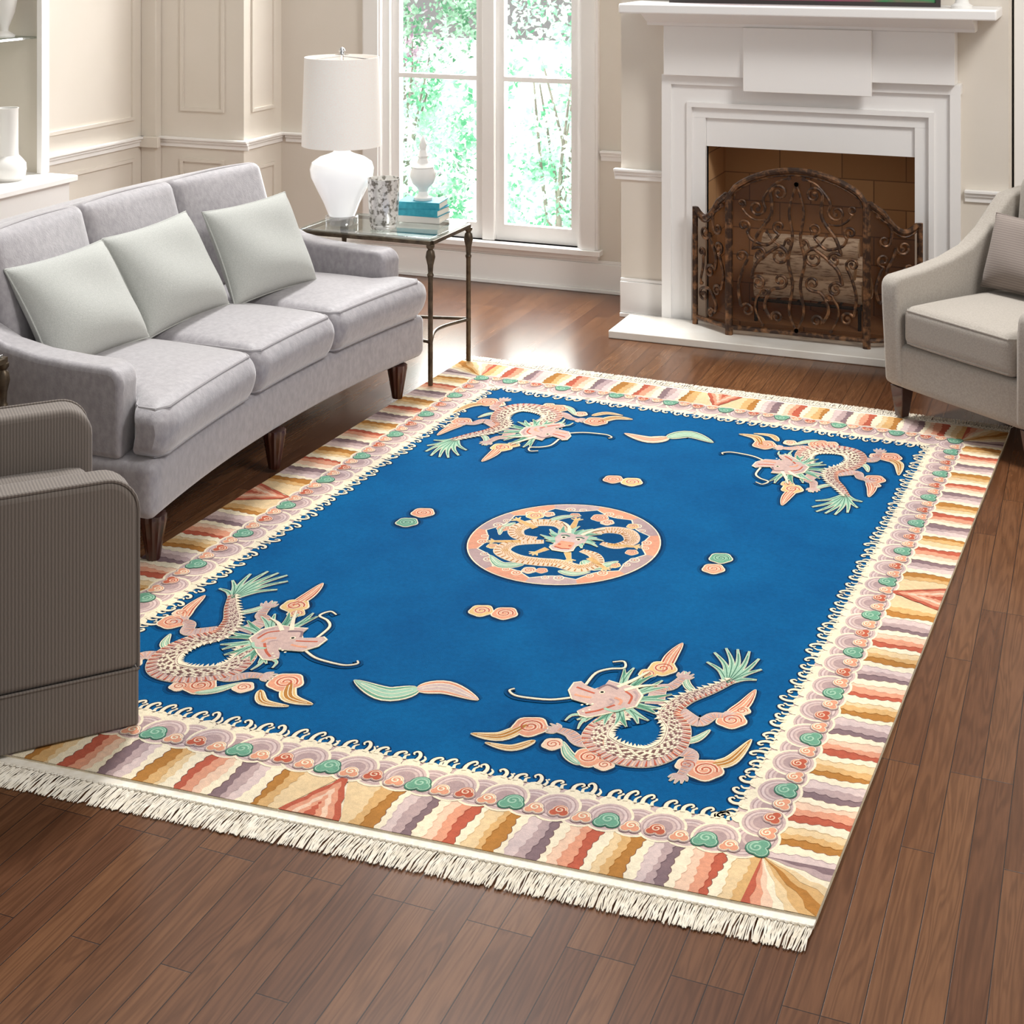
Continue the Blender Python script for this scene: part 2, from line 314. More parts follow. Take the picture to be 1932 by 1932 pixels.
# ---------------------------------------------------------------- fireplace
fp=thing('fireplace','white painted wood fireplace surround with deep mantel shelf and brick firebox','fireplace',(0,0,0))
m=MB(); m.box(-1.963,ox0-.075,YS,YF-.001,0,1.14); m.box(ox1+.075,-.627,YS,YF-.001,0,1.14); m.box(ox0-.075,ox1+.075,YS,YF-.001,1.05,1.14)
m.box(-1.975,-1.93,YS-.02,YS,0,1.14); m.box(-.66,-.615,YS-.02,YS,0,1.14); m.box(-1.975,-.615,YS-.02,YF-.001,1.1402,1.1845); m.build('surround',M['white'],fp)
m=MB(); m.box(ox0-.0745,ox0,YS+.012,YF-.001,0,.9845); m.box(ox1,ox1+.0745,YS+.012,YF-.001,0,.9845); m.box(ox0-.0745,ox1+.0745,YS+.012,YF-.001,.985,1.0495)
m.box(ox0-.085,ox0-.062,YS-.012,YS+.012,0,1.035); m.box(ox1+.062,ox1+.085,YS-.012,YS+.012,0,1.035); m.box(ox0-.085,ox1+.085,YS-.012,YS+.012,1.0352,1.058)
m.build('inner_casing',M['white'],fp)
m=MB(); m.box(ox0+.001,ox1-.001,YS+.03,YF,oz,.984); m.build('lintel',M['white'],fp)
m=MB(); m.box(-1.955,-.635,YS-.06,YF-.001,1.185,1.4195); m.build('frieze',M['white'],fp,bevel=.003,seg=2)
m=MB(); m.box(-1.57,-.99,YS-.085,YS-.061,1.125,1.4195); m.build('frieze_tablet',M['white'],fp,bevel=.003,seg=2)
cr=[(YF-.001,1.42),(YS-.075,1.42),(YS-.08,1.435),(YS-.115,1.45),(YS-.15,1.465),(YS-.19,1.4845),(YF-.001,1.4845)]
m=MB(); m.prism(cr,-2.03,-.55,'x'); m.build('crown_moulding',M['white'],fp)
m=MB(); m.box(-2.10,-.445,6.5,YF-.001,1.485,1.53); m.build('mantel_shelf',M['white'],fp,bevel=.008,seg=3)
m=MB(); y1=7.22
m.box(ox0-.015,ox1+.015,y1-.02,y1,.03,oz+.1); m.box(ox0-.015,ox0,YF-.03,y1-.02,.03,oz+.1); m.box(ox1,ox1+.015,YF-.03,y1-.02,.03,oz+.1); m.box(ox0,ox1,YF,y1-.02,oz+.08,oz+.1); m.box(ox0,ox1,YF,y1-.02,.0,.03)
m.build('firebox',M['brick'],fp)
h=MB(); h.box(-2.135,-.43,6.46,YS-.021,0,.035); tag(h.build('hearth_slab',M['stone'],bevel=.004,seg=2),'pale marble hearth slab in front of the fireplace','hearth')
gr=thing('fire_grate','black iron grate under the birch logs in the firebox','grate',(-1.31,7.0,.0305))
m=MB()
for k in range(6): x=-.24+.096*k; m.tube([(x,-.1,.10),(x,.1,.10)],.007,6)
m.tube([(-.26,-.1,.1),(.26,-.1,.1)],.008,6); m.tube([(-.26,.1,.1),(.26,.1,.1)],.008,6); m.build('bars',M['soot'],gr)
for x in (-.24,.24):
    for y in (-.1,.1): m=MB(); m.tube([(x,y,0),(x,y,.1)],.009,6); m.build('leg',M['soot'],gr)
logs=[(-.0,-.062,.193,.052,.50,0.03,'bottom front birch log on the grate'),(.02,.055,.193,.05,.5,-.03,'bottom rear birch log on the grate'),(-.02,-.06,.297,.047,.47,-.02,'middle front birch log of the stack'),(.01,.05,.292,.046,.46,.03,'middle rear birch log of the stack'),(0,-.01,.386,.045,.45,.02,'topmost birch log of the stack in the firebox')]
for dx,dy,z,r,l,a,lab in logs:
    t=thing('birch_log',lab,'log',(-1.31+dx,7.0+dy,z+.0),a,'birch logs in the firebox')
    m=MB(); pts=[(-l/2+l*i/10,random.uniform(-.003,.003),random.uniform(-.003,.003)) for i in range(11)]; m.tube(pts,[r*random.uniform(.95,1) for _ in pts],14,cap=False); m.build('bark',M['bark'],t)
    for sgn in (-1,1): m=MB(); m.tube([(sgn*l/2,0,0),(sgn*(l/2-.002),0,0)],r*.97,14); m.build('cut_end',M['logend'],t)
# ---------------------------------------------------------------- fire screen
fs=thing('fireplace_screen','three panel arched bronze scrollwork screen standing on the hearth','fire screen',(-1.30,6.60,.035))
def panel(o,d,Lw,top,scrolls,name):
    o=Vector(o); d=Vector(d).normalized()
    def q(u,z,off=0): return o+d*u+Vector((d.y,-d.x,0))*off+Vector((0,0,z))
    fr=MB(); N=24; tp=[(Lw*i/N,top(i/N)) for i in range(N+1)]
    pts=[q(0,.0),q(0,tp[0][1]*.5)]+[q(u,z) for u,z in tp]+[q(Lw,tp[-1][1]*.5),q(Lw,0)]
    fr.tube(pts,.0135,8); fr.tube([q(0,.035),q(Lw,.035)],.0115,8)
    fr.tube([q(u+(.018 if i==0 else (-.018 if i==N else 0)),z-.022) for i,(u,z) in enumerate(tp)],.0045,6)
    fo=fr.build(name,M['bronze'],fs)
    ms=MB(); vs=[q(0,.035,-.008)]+[q(u,z,-.008) for u,z in tp]+[q(Lw,.035,-.008)]; ms.add(vs,[tuple(range(len(vs)))]); ms.build('wire_mesh',M['meshscreen'],fo,flat=True)
    sc=MB()
    for path,r in scrolls:
        P3=[q(u,z,.004) for u,z in path]; n=len(P3); sc.tube(P3,[r*(.85+.5*math.sin(PI*i/(n-1))) for i in range(n)],6)
        for e in (P3[0],P3[-1]): sc.tube([e+Vector((0,-.006,0)),e+Vector((0,.004,0))],r*1.8,8)
    sc.build('scrollwork',M['bronze'],fo)
def spiral(cx,cy,r,a_exit,dr,n=18):
    pts=[]
    for i in range(n+1):
        t=i/n; a=R(a_exit)-dr*2*PI*1.15*(1-t); pts.append((cx+r*(.25+.75*t)*math.cos(a),cy+r*(.25+.75*t)*math.sin(a)))
    return pts
def cs_(pts,k=6): return [tuple(v[:2]) for v in catmull([(x,y,0) for x,y in pts],k)]
def vol(cx,cy,r,a,d,tail):
    s=spiral(cx,cy,r,a,d); return s[:-1]+cs_([s[-1]]+tail)
def mir(s,W): return [(W-u,z) for u,z in s]
Wc=.605
half=[(vol(.225,.655,.040,180,1,[(.19,.56),(.13,.47),(.105,.40)])+spiral(.135,.375,.036,150,1)[::-1][1:],.0065),
      (vol(.125,.585,.038,0,1,[(.155,.63),(.21,.70),(.27,.725)]),.0055),
      (vol(.065,.50,.030,-60,-1,[(.10,.44),(.17,.42),(.225,.47)])+spiral(.225,.505,.030,-90,1)[::-1][1:],.0055),
      (vol(.225,.375,.044,90,1,[(.17,.38),(.12,.33),(.10,.27)])+spiral(.13,.245,.036,160,1)[::-1][1:],.0065),
      (vol(.055,.36,.030,-30,-1,[(.06,.30),(.04,.22),(.05,.14)])+spiral(.08,.12,.032,170,1)[::-1][1:],.0055),
      (vol(.23,.265,.034,-90,-1,[(.19,.22),(.16,.15),(.19,.09)])+spiral(.215,.10,.028,-160,1)[::-1][1:],.006),
      (vol(.055,.60,.020,-90,-1,[(.08,.55),(.115,.53),(.16,.53)]),.0045),(vol(.16,.205,.020,180,1,[(.12,.17),(.12,.12),(.15,.06)]),.0045),(vol(.27,.44,.018,180,1,[(.24,.42),(.20,.44),(.17,.48)]),.0045),
      (cs_([(.302,.05),(.27,.13),(.285,.25),(.265,.36),(.285,.46),(.27,.58),(.302,.70)]),.006)]
sc=[]
for s,r in half: sc+=[(s,r),(mir(s,Wc),r)]
panel((-Wc/2,0,0),(1,0,0),Wc,lambda t:.635+.125*math.sin(PI*t)**.62,sc,'centre_panel')
def sidescr(W,m_):
    s=[(vol(.075,.44,.034,0,1,[(.12,.40),(.15,.34),(.145,.28)])+spiral(.11,.265,.034,20,-1)[::-1][1:],.006),
       (vol(.16,.47,.028,180,-1,[(.13,.53),(.17,.56),(.19,.58)]),.005),
       (vol(.165,.385,.030,-90,-1,[(.18,.33),(.20,.26),(.185,.2)])+spiral(.155,.185,.030,0,-1)[::-1][1:],.0055),
       (vol(.065,.15,.032,90,-1,[(.11,.18),(.15,.12),(.14,.08)])+spiral(.115,.075,.024,10,-1)[::-1][1:],.0055),
       (vol(.05,.345,.022,-60,-1,[(.06,.28),(.045,.22),(.05,.20)]),.005)]
    return [(mir(a,W) if m_ else a,r) for a,r in s]
sidetop=lambda t:.545-.045*math.sin(PI*min(1,t*1.4))+.10*max(0,t-.15)**1.6*1.25
panel((-Wc/2-.195,.125,0),(.185,-.125,0),.225,sidetop,sidescr(.225,False),'left_panel')
panel((Wc/2+.008,0,0),(.20,.10,0),.235,lambda t:sidetop(1-t),sidescr(.235,True),'right_panel')
# ---------------------------------------------------------------- mantel pieces
pt=thing('framed_painting','abstract painting in a thin dark frame above the mantel','painting',(-1.30,6.70,1.53))
m=MB(); m.box(-.60,.60,0,.03,.001,.9)
for x0,x1,z0,z1 in ((-.61,.61,0,.018),(-.61,.61,.8805,.9),(-.61,-.59,.0182,.88),(.59,.61,.0182,.88)): m.box(x0,x1,-.02,-.0005,z0,z1)
m.build('frame',M['black'],pt)
m=MB(); m.box(-.588,.588,-.012,-.001,.0183,.88); m.build('canvas',mat('abstract_paint',(176,60,110),.6,(70,140,90),2.2,stretch=(1,1,3),lo=.4,hi=.6),pt)
m=MB(); m.lathe([(0,0),(.045,0),(.046,.012),(.03,.022),(.022,.05),(.018,.09),(.024,.12),(.018,.15),(.03,.2),(.02,.24),(.028,.25),(0,.25)]); o=m.build('candlestick',M['matte']); o.location=(-.595,6.62,1.53); tag(o,'white turned candlestick on the right end of the mantel','candlestick')
# ---------------------------------------------------------------- bookcase at left
bc=thing('bookcase','white built-in bookcase with glass shelf against the left wall','bookcase',(0,0,0))
yb0,yb1=4.5,5.925
m=MB(); m.box(-5.35,-4.70,yb0,yb1-.04,0.10,.645); m.box(-5.35,-4.73,yb0,yb1-.05,0,.1); m.build('base_cabinet',M['trim'],bc)
m=MB(); m.box(-5.35,-4.67,yb0,yb1-.01,.645,.675); m.build('counter',M['trim'],bc,bevel=.005,seg=2)
m=MB(); m.box(-5.355,-5.33,yb0,yb1,.675,2.8); m.box(-5.33,-4.86,yb1-.03,yb1,.675,2.8); m.box(-5.33,-4.86,yb0,yb0+.03,.675,2.8); m.box(-5.33,-4.86,yb0+.03,yb1-.03,2.77,2.8); m.build('case',M['shelfback'],bc)
m=MB(); m.box(-4.88,-4.85,yb1-.06,yb1,.675,2.8); m.build('face_frame',M['trim'],bc,bevel=.003,seg=2)
m=MB(); m.box(-5.32,-4.90,yb0+.03,yb1-.03,1.335,1.345); m.build('glass_shelf',M['tglass'],bc)
m=MB(); m.lathe([(0,0),(.06,0),(.082,.02),(.088,.05),(.086,.08),(.066,.105),(.052,.12),(.050,.15),(.050,.335),(.053,.345),(.048,.345),(.045,.16),(0,.15)],n=40)
o=m.build('bottle_vase',M['matte']); x,y=P(14,340,.676); o.location=(x,y,.676); tag(o,'white ceramic vase with straight wide neck on the lower bookcase shelf','vase')
m=MB(); m.lathe([(0,0),(.05,0),(.052,.01),(.02,.03),(.022,.05),(.05,.12),(.065,.2),(.06,.27),(.05,.31),(.046,.31),(0,.2)],n=40)
x,y=P(8,70,1.346); o=m.build('footed_vase',M['matte']); o.location=(x,y,1.346); tag(o,'white footed vase standing on the glass bookcase shelf','vase')
# ---------------------------------------------------------------- sofa
LX,CYS=.925,4.505
sofa=thing('sofa','three seat silver grey velvet sofa with dark tapered legs','sofa',(-2.565,CYS,0),R(90))
def bend(x,y,z): return (x,y+.085*(1-(x/LX)**2),z)
m=MB(); m.puff(2*LX,.84,.175,.035,(0,.42,.232),n=24,warp=bend); m.build('base_frame',M['velvet'],sofa)
m=MB(); m.puff(2*LX-.04,.12,.63,.05,(0,.825,.555),n=20,warp=lambda x,y,z:bend(x,y+.06*(z-.3)/.6,z)); m.build('backrest',M['velvet'],sofa)
def armprof():
    return [(.86,.31),(.115,.31),(.115,.50)]+arcpts(.165,.525,.052,180,90,5)+[(.29,.578),(.42,.585),(.54,.605),(.66,.655),(.77,.755),(.84,.845),(.88,.85)]
for sg in (-1,1):
    m=MB(); x0,x1=sorted((sg*(LX-.005),sg*(LX-.12))); m.prism(armprof(),x0,x1,'x'); m.map(bend); m.build('arm',M['velvet'],sofa,bevel=.03,seg=5)
cw=(2*LX-.24)/3
for k in range(3):
    xc=(k-1)*cw
    def wp(x,y,z,k=k):
        if k!=1:
            sg=-1 if k==0 else 1; e=(x-xc)*sg
            if e>0:
                t=max(0,min(1,(.118-y)/.03)); x+=sg*t*.115*(e/(cw/2))**3
        return bend(x,y-.020*math.exp(-((z-.40)/.05)**2)*(1 if y<.1 else 0),z)
    m=MB(); m.puff(cw-.006,.70,.165,.050,(xc,.33,.392),crown=.032,crowny=.0,n=28,warp=wp); cu=m.build('seat_cushion',M['velvet'],sofa)
    pp=MB()
    hx=(cw-.006)/2-.016; y0,y1=-.006,.63
    for z in (.324,.460):
        loop=[(-hx,y1),(-hx,.13),(-hx,.02),(-hx+.02,y0),(0,y0-.0),(hx-.02,y0),(hx,.02),(hx,.13),(hx,y1)]
        pth=[]
        for i in range(len(loop)-1):
            for j in range(6): t=j/6; pth.append((loop[i][0]*(1-t)+loop[i+1][0]*t,loop[i][1]*(1-t)+loop[i+1][1]*t))
        pth.append(loop[-1]); pp.tube([wp(xc+a,b_,z) for a,b_ in pth],.005,6)
    pp.build('piping',M['pipe'],cu)
    a=R(-16)
    def wb(x,y,z):
        ca,sa=math.cos(a),math.sin(a); Yv=y*ca-z*sa; Z=y*sa+z*ca
        return bend(x+xc,Yv+.690,Z+.675)
    m=MB(); m.puff(cw+.006,.15,.455,.038,(0,0,0),crown=.010,crowny=.030,n=22,warp=wb); bk=m.build('back_cushion',M['velvet'],sofa)
    pp=MB(); hx=cw/2-.010
    pp.tube([wb(x_,-.055,z_) for x_,z_ in [(-hx,-.2),(-hx,.1),(-hx,.195),(-hx+.02,.220)]+[(-hx+.02+(2*hx-.04)*i/8,.222+.006*math.sin(PI*i/8)) for i in range(1,8)]+[(hx-.02,.220),(hx,.195),(hx,.1),(hx,-.2)]],.004,6); pp.build('piping',M['pipe'],bk)
legp=[(0,0),(.018,0),(.019,.01),(.036,.12),(.038,.128),(.038,.146),(0,.146)]
RTOP=.0135
for lx,ly in ((-.855,.035),(-.08,.02),(.77,.030),(-.84,.78),(.84,.78)):
    m=MB(); X=bend(lx,ly,0); m.lathe(legp if ly>.5 else [(r,max(z,RTOP)) for r,z in legp],X[0],X[1],0,48,.05,12); m.build('leg',M['dark'],sofa)
def pillow_mb(w,h,t,n=20,pin=.06):
    m=MB(); vs=[];fs=[]
    for sgn in (1,-1):
        o=len(vs)
        for i in range(n+1):
            for j in range(n+1):
                u=math.sin((-1+2*i/n)*PI/2); v=math.sin((-1+2*j/n)*PI/2)
                th=t/2*max(0,(1-abs(u)**3.2)*(1-abs(v)**3.2))**.5*(1-.10*v)
                vs.append((u*w/2*(1-pin*(1-v*v)*abs(u)),sgn*th+.012*math.sin(u*2+v*3)*(1-u*u)*(1-v*v),v*h/2*(1-pin*(1-u*u)*abs(v))))
        for i in range(n):
            for j in range(n):
                q=(o+i*(n+1)+j,o+(i+1)*(n+1)+j,o+(i+1)*(n+1)+j+1,o+i*(n+1)+j+1); fs.append(q if sgn<0 else q[::-1])
    m.add(vs,fs); return m
def edgepipe(w,h,pin,par,m_,r=.004,n=12):
    p=[]
    for k in range(4):
        for i in range(n):
            s=math.sin((-1+2*i/n)*PI/2)
            u,v=((s,-1),(1,s),(-s,1),(-1,-s))[k]; p.append((u*w/2*(1-pin*(1-v*v)*abs(u)),0,v*h/2*(1-pin*(1-u*u)*abs(v))))
    p.append(p[0]); mb=MB(); mb.tube(p,r,6,cap=False); return mb.build('piping',m_,par)
plab=['pale grey square cushion nearest the camera on the sofa','pale grey square cushion in the middle of the sofa','pale grey square cushion at the far end of the sofa by the lamp']
prot=thing('throw_pillow',plab[0],'cushion',(0,0,0),0,'pale grey cushions on the sofa')
pillow_mb(.46,.385,.16).build('cover',M['pillow'],prot); edgepipe(.46,.385,.06,prot,M['pillow'])
for k,(px,py,rz,ry,sc_,ln,xo) in enumerate(((172,668,84,-2,.95,33,.052),(332,604,84,-3,.97,30,.057),(502,550,76,-2,.95,26,.057))):
    o=prot if k==0 else copy_tree(prot); o['label']=plab[k]
    x,y=P(px,py,.49); o.location=(x-.193*sc_*math.sin(R(ln))+xo,y,.492+.193*sc_*math.cos(R(ln))); o.scale=(sc_,)*3
    o.rotation_mode='XYZ'; o.rotation_euler=(Matrix.Rotation(R(rz),3,'Z')@Matrix.Rotation(R(-ln),3,'X')@Matrix.Rotation(R(ry),3,'Y')).to_euler()
# ---------------------------------------------------------------- end tables
def end_table(x0,x1,y0,y1,label):
    t=thing('end_table',label,'table',((x0+x1)/2,(y0+y1)/2,0),0,'bronze and glass end tables beside the sofa'); a,b_=(x1-x0)/2,(y1-y0)/2
    m=MB(); m.box(-a+.005,a-.005,-b_+.005,b_-.005,.6005,.610); m.build('glass_top',M['tglass'],t,bevel=.002,seg=2)
    m=MB()
    for s in (-1,1): m.box(-a,a,s*b_-.009,s*b_+.009,.585,.600); m.box(s*a-.009,s*a+.009,-b_+.0092,b_-.0092,.585,.600)
    m.build('top_frame',M['iron'],t)
    for sx in (-1,1):
        for sy in (-1,1):
            m=MB(); m.lathe([(0,0.0),(.009,0),(.010,.01),(.010,.45),(.014,.462),(.010,.47),(.012,.50),(.020,.535),(.016,.558),(.010,.565),(.017,.575),(.017,.5845),(0,.5845)],sx*(a-.005),sy*(b_-.005),0,14); m.build('leg',M['iron'],t)
    m=MB()
    for s in (-1,1):
        m.tube(catmull([(-a,s*b_,.19),(0,s*(b_-.06),.19),(a,s*b_,.19)],8),.007,6); m.tube(catmull([(s*a,-b_,.19),(s*(a-.06),0,.19),(s*a,b_,.19)],8),.007,6)
    m.build('stretcher',M['iron'],t); return t
end_table(-3.18,-2.565,5.47,5.865,'bronze and glass end table by the window holding the white lamp')
end_table(-3.585,-3.025,3.12,3.50,'bronze end table at the near end of the sofa, mostly outside the frame')
TZ=.6101
lx,ly=P(645,421,TZ)
lamp=thing('table_lamp','white ceramic gourd lamp with white drum shade on the end table','lamp',(lx,ly,TZ))
m=MB(); m.lathe([(0,0),(.068,0),(.07,.004),(.07,.03),(.066,.034),(0,.034)],n=40); m.build('acrylic_base',M['acrylic'],lamp)
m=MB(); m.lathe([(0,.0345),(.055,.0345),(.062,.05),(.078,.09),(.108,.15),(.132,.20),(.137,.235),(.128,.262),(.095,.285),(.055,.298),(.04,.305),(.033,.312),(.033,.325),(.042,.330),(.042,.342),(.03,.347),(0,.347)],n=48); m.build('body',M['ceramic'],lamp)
m=MB(); m.lathe([(0,.347),(.018,.347),(.018,.36),(.008,.365),(.008,.72),(.03,.722),(.008,.725),(.014,.74),(.010,.75),(0,.755)],n=16)
for k in range(3):
    a=2*PI*k/3; m.tube([(0,0,.715),(.153*math.cos(a),.153*math.sin(a),.705)],.002,5)
m.build('stem_and_finial',M['chrome'],lamp)
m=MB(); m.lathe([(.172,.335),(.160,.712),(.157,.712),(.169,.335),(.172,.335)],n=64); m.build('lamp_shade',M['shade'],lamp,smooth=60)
vx,vy=P(724,430,TZ)
vt=thing('votive_holder','mottled silver mercury glass votive cylinder on the end table','candle holder',(vx,vy,TZ))
m=MB(); m.lathe([(0,0),(.052,0),(.055,.006),(.056,.014),(.054,.018)],n=40); m.build('foot',M['silver'],vt)
m=MB(); m.lathe([(.054,.018),(.060,.03),(.065,.12),(.068,.21),(.066,.21),(.062,.12),(.056,.03),(0,.025)],n=40); m.build('cup',M['silver'],vt)
bx,by=P(798,414,TZ)
z=TZ
for k,(w,d,h_,cm,rz,lab) in enumerate(((.20,.15,.026,'cream',6,'grey bound book at the bottom of the stack under the urn'),(.195,.145,.030,'blue',2,'turquoise book in the middle of the stack on the end table'),(.19,.14,.030,'blue',8,'turquoise book on top of the stack beneath the white urn'))):
    t=thing('book',lab,'book',(bx,by,z),R(rz),'books stacked on the end table')
    m=MB(); m.box(-w/2,w/2,-d/2,d/2,0,.003); m.box(-w/2,w/2,-d/2,d/2,h_-.003,h_); m.box(-w/2,w/2,-d/2,-d/2+.003,.003,h_-.003); m.build('cover',M[cm],t)
    m=MB(); m.box(-w/2+.004,w/2-.004,-d/2+.0032,d/2-.004,.0031,h_-.0031); m.build('pages',M['page'],t); z+=h_+.0003
ur=thing('finial_urn','small matte white lidded urn standing on the turquoise books','urn',(bx,by,z))
m=MB(); m.lathe([(0,0),(.04,0),(.041,.01),(.026,.016),(.018,.035),(.024,.05),(.045,.07),(.056,.10),(.055,.12),(.046,.138)],n=36); m.build('bowl',M['matte'],ur)
m=MB(); m.lathe([(.046,.138),(.05,.142),(.046,.15),(.024,.165),(.018,.18),(.026,.19),(.018,.20),(.012,.215),(.017,.235),(.010,.255),(.004,.275),(0,.28)],n=36); m.build('lid',M['matte'],ur)
# ---------------------------------------------------------------- right armchair
ac=thing('armchair','beige linen armchair with dark legs beside the fireplace','armchair',(-.525,5.575,0),math.atan2(-.335,.45))
hw=.35
m=MB(); m.puff(2*hw,.70,.17,.025,(0,.36,.215),n=16); m.build('base_frame',M['linen'],ac)
def ap2(): return [(.78,.14),(0.0,.14),(-.012,.46)]+arcpts(.035,.505,.045,175,85,5)+[(.16,.562),(.30,.585),(.42,.62),(.52,.68),(.60,.75),(.66,.80),(.80,.82)]
for sg in (-1,1):
    x0,x1=sorted((sg*hw,sg*(hw-.085))); m=MB(); m.prism(ap2(),x0-.0,x1,'x'); m.map(lambda x,y,z:(x+sg*.02*max(0,(z-.3))/.3,y,z)); m.build('arm',M['linen'],ac,bevel=.02,seg=4)
m=MB(); m.puff(2*hw-.14,.15,.66,.05,(0,0,0),crowny=.01,n=16,warp=lambda x,y,z:(x,y+.70+.12*z,z+.56)); m.build('backrest',M['linen'],ac)
m=MB(); m.puff(2*hw-.178,.60,.15,.035,(0,.30,.375),crown=.018,n=18); cu=m.build('seat_cushion',M['linen'],ac)
pp=MB(); hx=hw-.1
for zz in (.315,.436): pp.tube([(-hx,.58,zz),(-hx,.02,zz),(-hx+.015,.006,zz),(hx-.015,.006,zz),(hx,.02,zz),(hx,.58,zz)],.004,6)
pp.build('piping',M['linen'],cu)
for sx in (-1,1):
    for ly_ in (.05,.68):
        m=MB(); c0=(sx*(hw-.045),ly_); vs=[];
        for z_,r_ in ((RTOP if ly_<.1 else 0,.018),(.132,.032)):
            vs+=[(c0[0]-r_,c0[1]-r_,z_),(c0[0]+r_,c0[1]-r_,z_),(c0[0]+r_,c0[1]+r_,z_),(c0[0]-r_,c0[1]+r_,z_)]
        m.add(vs,[(3,2,1,0),(4,5,6,7),(0,1,5,4),(1,2,6,5),(2,3,7,6),(3,0,4,7)]); m.build('leg',M['dark'],ac,bevel=.003,seg=2)
lp=thing('lumbar_pillow','taupe striped lumbar pillow on the beige armchair','cushion',(0,0,0))
pillow_mb(.48,.29,.15).build('cover',M['lumbar'],lp); edgepipe(.48,.29,.06,lp,M['lumbar'])
ca=math.atan2(-.335,.45); ox_,oy_=-.525,5.575; dx_,dy_=-.02,.48
lp.location=(ox_+math.cos(ca)*dx_-math.sin(ca)*dy_,oy_+math.sin(ca)*dx_+math.cos(ca)*dy_,.470+.14)
lp.rotation_euler=(Matrix.Rotation(ca,3,'Z')@Matrix.Rotation(R(-18),3,'X')).to_euler()
# ---------------------------------------------------------------- left tub chair
fd=Vector((.669,.743)).normalized(); rzc=math.atan2(fd.y,fd.x)+PI/2
pA=Vector((-2.095,2.87)); W2=.335; cen=pA+Vector((-.743,.669))*(W2-.005)
tc_=thing('tub_chair','taupe corded skirted armchair at the left edge of the rug','armchair',(cen.x,cen.y,0),rzc)
def tp(z0): return [(.80,z0),(.0,z0),(.0,.50)]+arcpts(.075,.515,.075,180,90,7)+[(.80,.592)]
for sg in (-1,1):
    x0,x1=sorted((sg*W2,sg*(W2-.10))); m=MB(); m.prism(tp(.1475),x0,x1,'x'); m.build('arm',M['chairfab'],tc_,bevel=.016,seg=4)
    m=MB(); pr=[(y_,z_) for y_,z_ in tp(.15)[1:]]; m.tube([(sg*(W2-.006),y_,z_) for y_,z_ in pr],.004,6); m.build('piping',M['chairfab'],tc_)
m=MB(); m.box(-W2,W2,.0,.80,.016,.147); m.build('skirt',M['chairfab'],tc_,bevel=.005,seg=3)
m=MB(); m.tube([(-W2,.8,.147),(-W2,.0,.147),(W2,.0,.147),(W2,.8,.147)],.0035,6); m.build('piping',M['chairfab'],tc_)
m=MB(); m.puff(2*W2-.205,.62,.16,.04,(0,.33,.37),crown=.02); m.build('seat_cushion',M['chairfab'],tc_)
m=MB(); m.box(-W2+.1,W2-.1,.03,.7,.147,.29); m.build('base_frame',M['chairfab'],tc_)
m=MB(); m.puff(2*W2,.2,.66,.06,(0,.80,.48)); m.build('backrest',M['chairfab'],tc_)
# ---------------------------------------------------------------- rug
HW,HL=1.125,1.475; RO=(-1.53,4.25)
quad=[(-2.68,2.63),(-.512,2.786),(-.352,5.757),(-2.595,5.849)]; rect=[(-HW,-HL),(HW,-HL),(HW,HL),(-HW,HL)]
A=[];bb=[]
for (u,v),(x,y) in zip(rect,quad):
    A.append([u,v,1,0,0,0,-x*u,-x*v]); bb.append(x); A.append([0,0,0,u,v,1,-y*u,-y*v]); bb.append(y)
hh=np.linalg.solve(np.array(A),np.array(bb)); HM=np.append(hh,1).reshape(3,3); HI=np.linalg.inv(HM)
def hm(M_,x,y):
    w_=M_[2,0]*x+M_[2,1]*y+M_[2,2]; return ((M_[0,0]*x+M_[0,1]*y+M_[0,2])/w_,(M_[1,0]*x+M_[1,1]*y+M_[1,2])/w_)
def toworld(x,y,z):
    a,b_=hm(HM,x,y); return (a-RO[0],b_-RO[1],z)
rug=thing('area_rug','blue wool rug with carved dragon motifs, striped border and cream fringes','rug',(RO[0],RO[1],0))
def L2(px,py): return hm(HI,*P(px,py,.012))
K=dict(navy=(8,86,136),halo=(6,70,114),deep=(8,46,80),cream=(238,222,192),tan1=(226,196,152),tan2=(212,168,112),gold=(178,122,62),pk1=(214,190,183),pk2=(184,158,154),mauve=(134,110,112),  # halo, deep: outline blues with shading of the carved edges painted in
 pe1=(232,194,166),pe2=(218,152,122),rust=(184,94,72),green=(108,156,130),green2=(158,192,166),pink=(198,168,158),mv2=(202,176,168),black=(20,20,24),gold2=(220,182,124),dgr=(74,118,98),arc=(174,148,145),shade=(124,90,84))
K={k:lin(v) for k,v in K.items()}
B=MB(); zc=[.0]
def poly(pts,col,z,drop=0):
    n=len(pts); vs=[(p[0],p[1],z) for p in pts]; fs=[tuple(range(n))]
    if drop: vs+=[(p[0],p[1],z-drop) for p in pts]; fs+=[(i,(i+1)%n,n+(i+1)%n,n+i) for i in range(n)]
    B.add(vs,fs,K[col])
def strip(path,ws,col,z,drop=0):
    n=len(path); l=[];r=[]
    for i in range(n):
        a,b_=path[max(i-1,0)],path[min(i+1,n-1)]; d=Vector((b_[0]-a[0],b_[1]-a[1])); d=d.normalized() if d.length>1e-9 else Vector((1,0)); nn=Vector((-d.y,d.x))
        l.append((path[i][0]+nn.x*ws[i],path[i][1]+nn.y*ws[i],z)); r.append((path[i][0]-nn.x*ws[i],path[i][1]-nn.y*ws[i],z))
    B.add(l+r,[(i,i+1,n+i+1,n+i) for i in range(n-1)],K[col])
    if drop:
        for e in (l,r):
            B.add(e+[(p[0],p[1],p[2]-drop) for p in e],[(i,i+1,n+i+1,n+i) for i in range(n-1)],K[col])
def disc(c,r,col,z,n=18,drop=0,lob=0,ln=5,ph=0):
    poly([(c[0]+r*(1+lob*math.cos(ln*2*PI*i/n+ph))*math.cos(2*PI*i/n),c[1]+r*(1+lob*math.cos(ln*2*PI*i/n+ph))*math.sin(2*PI*i/n)) for i in range(n)],col,z,drop)
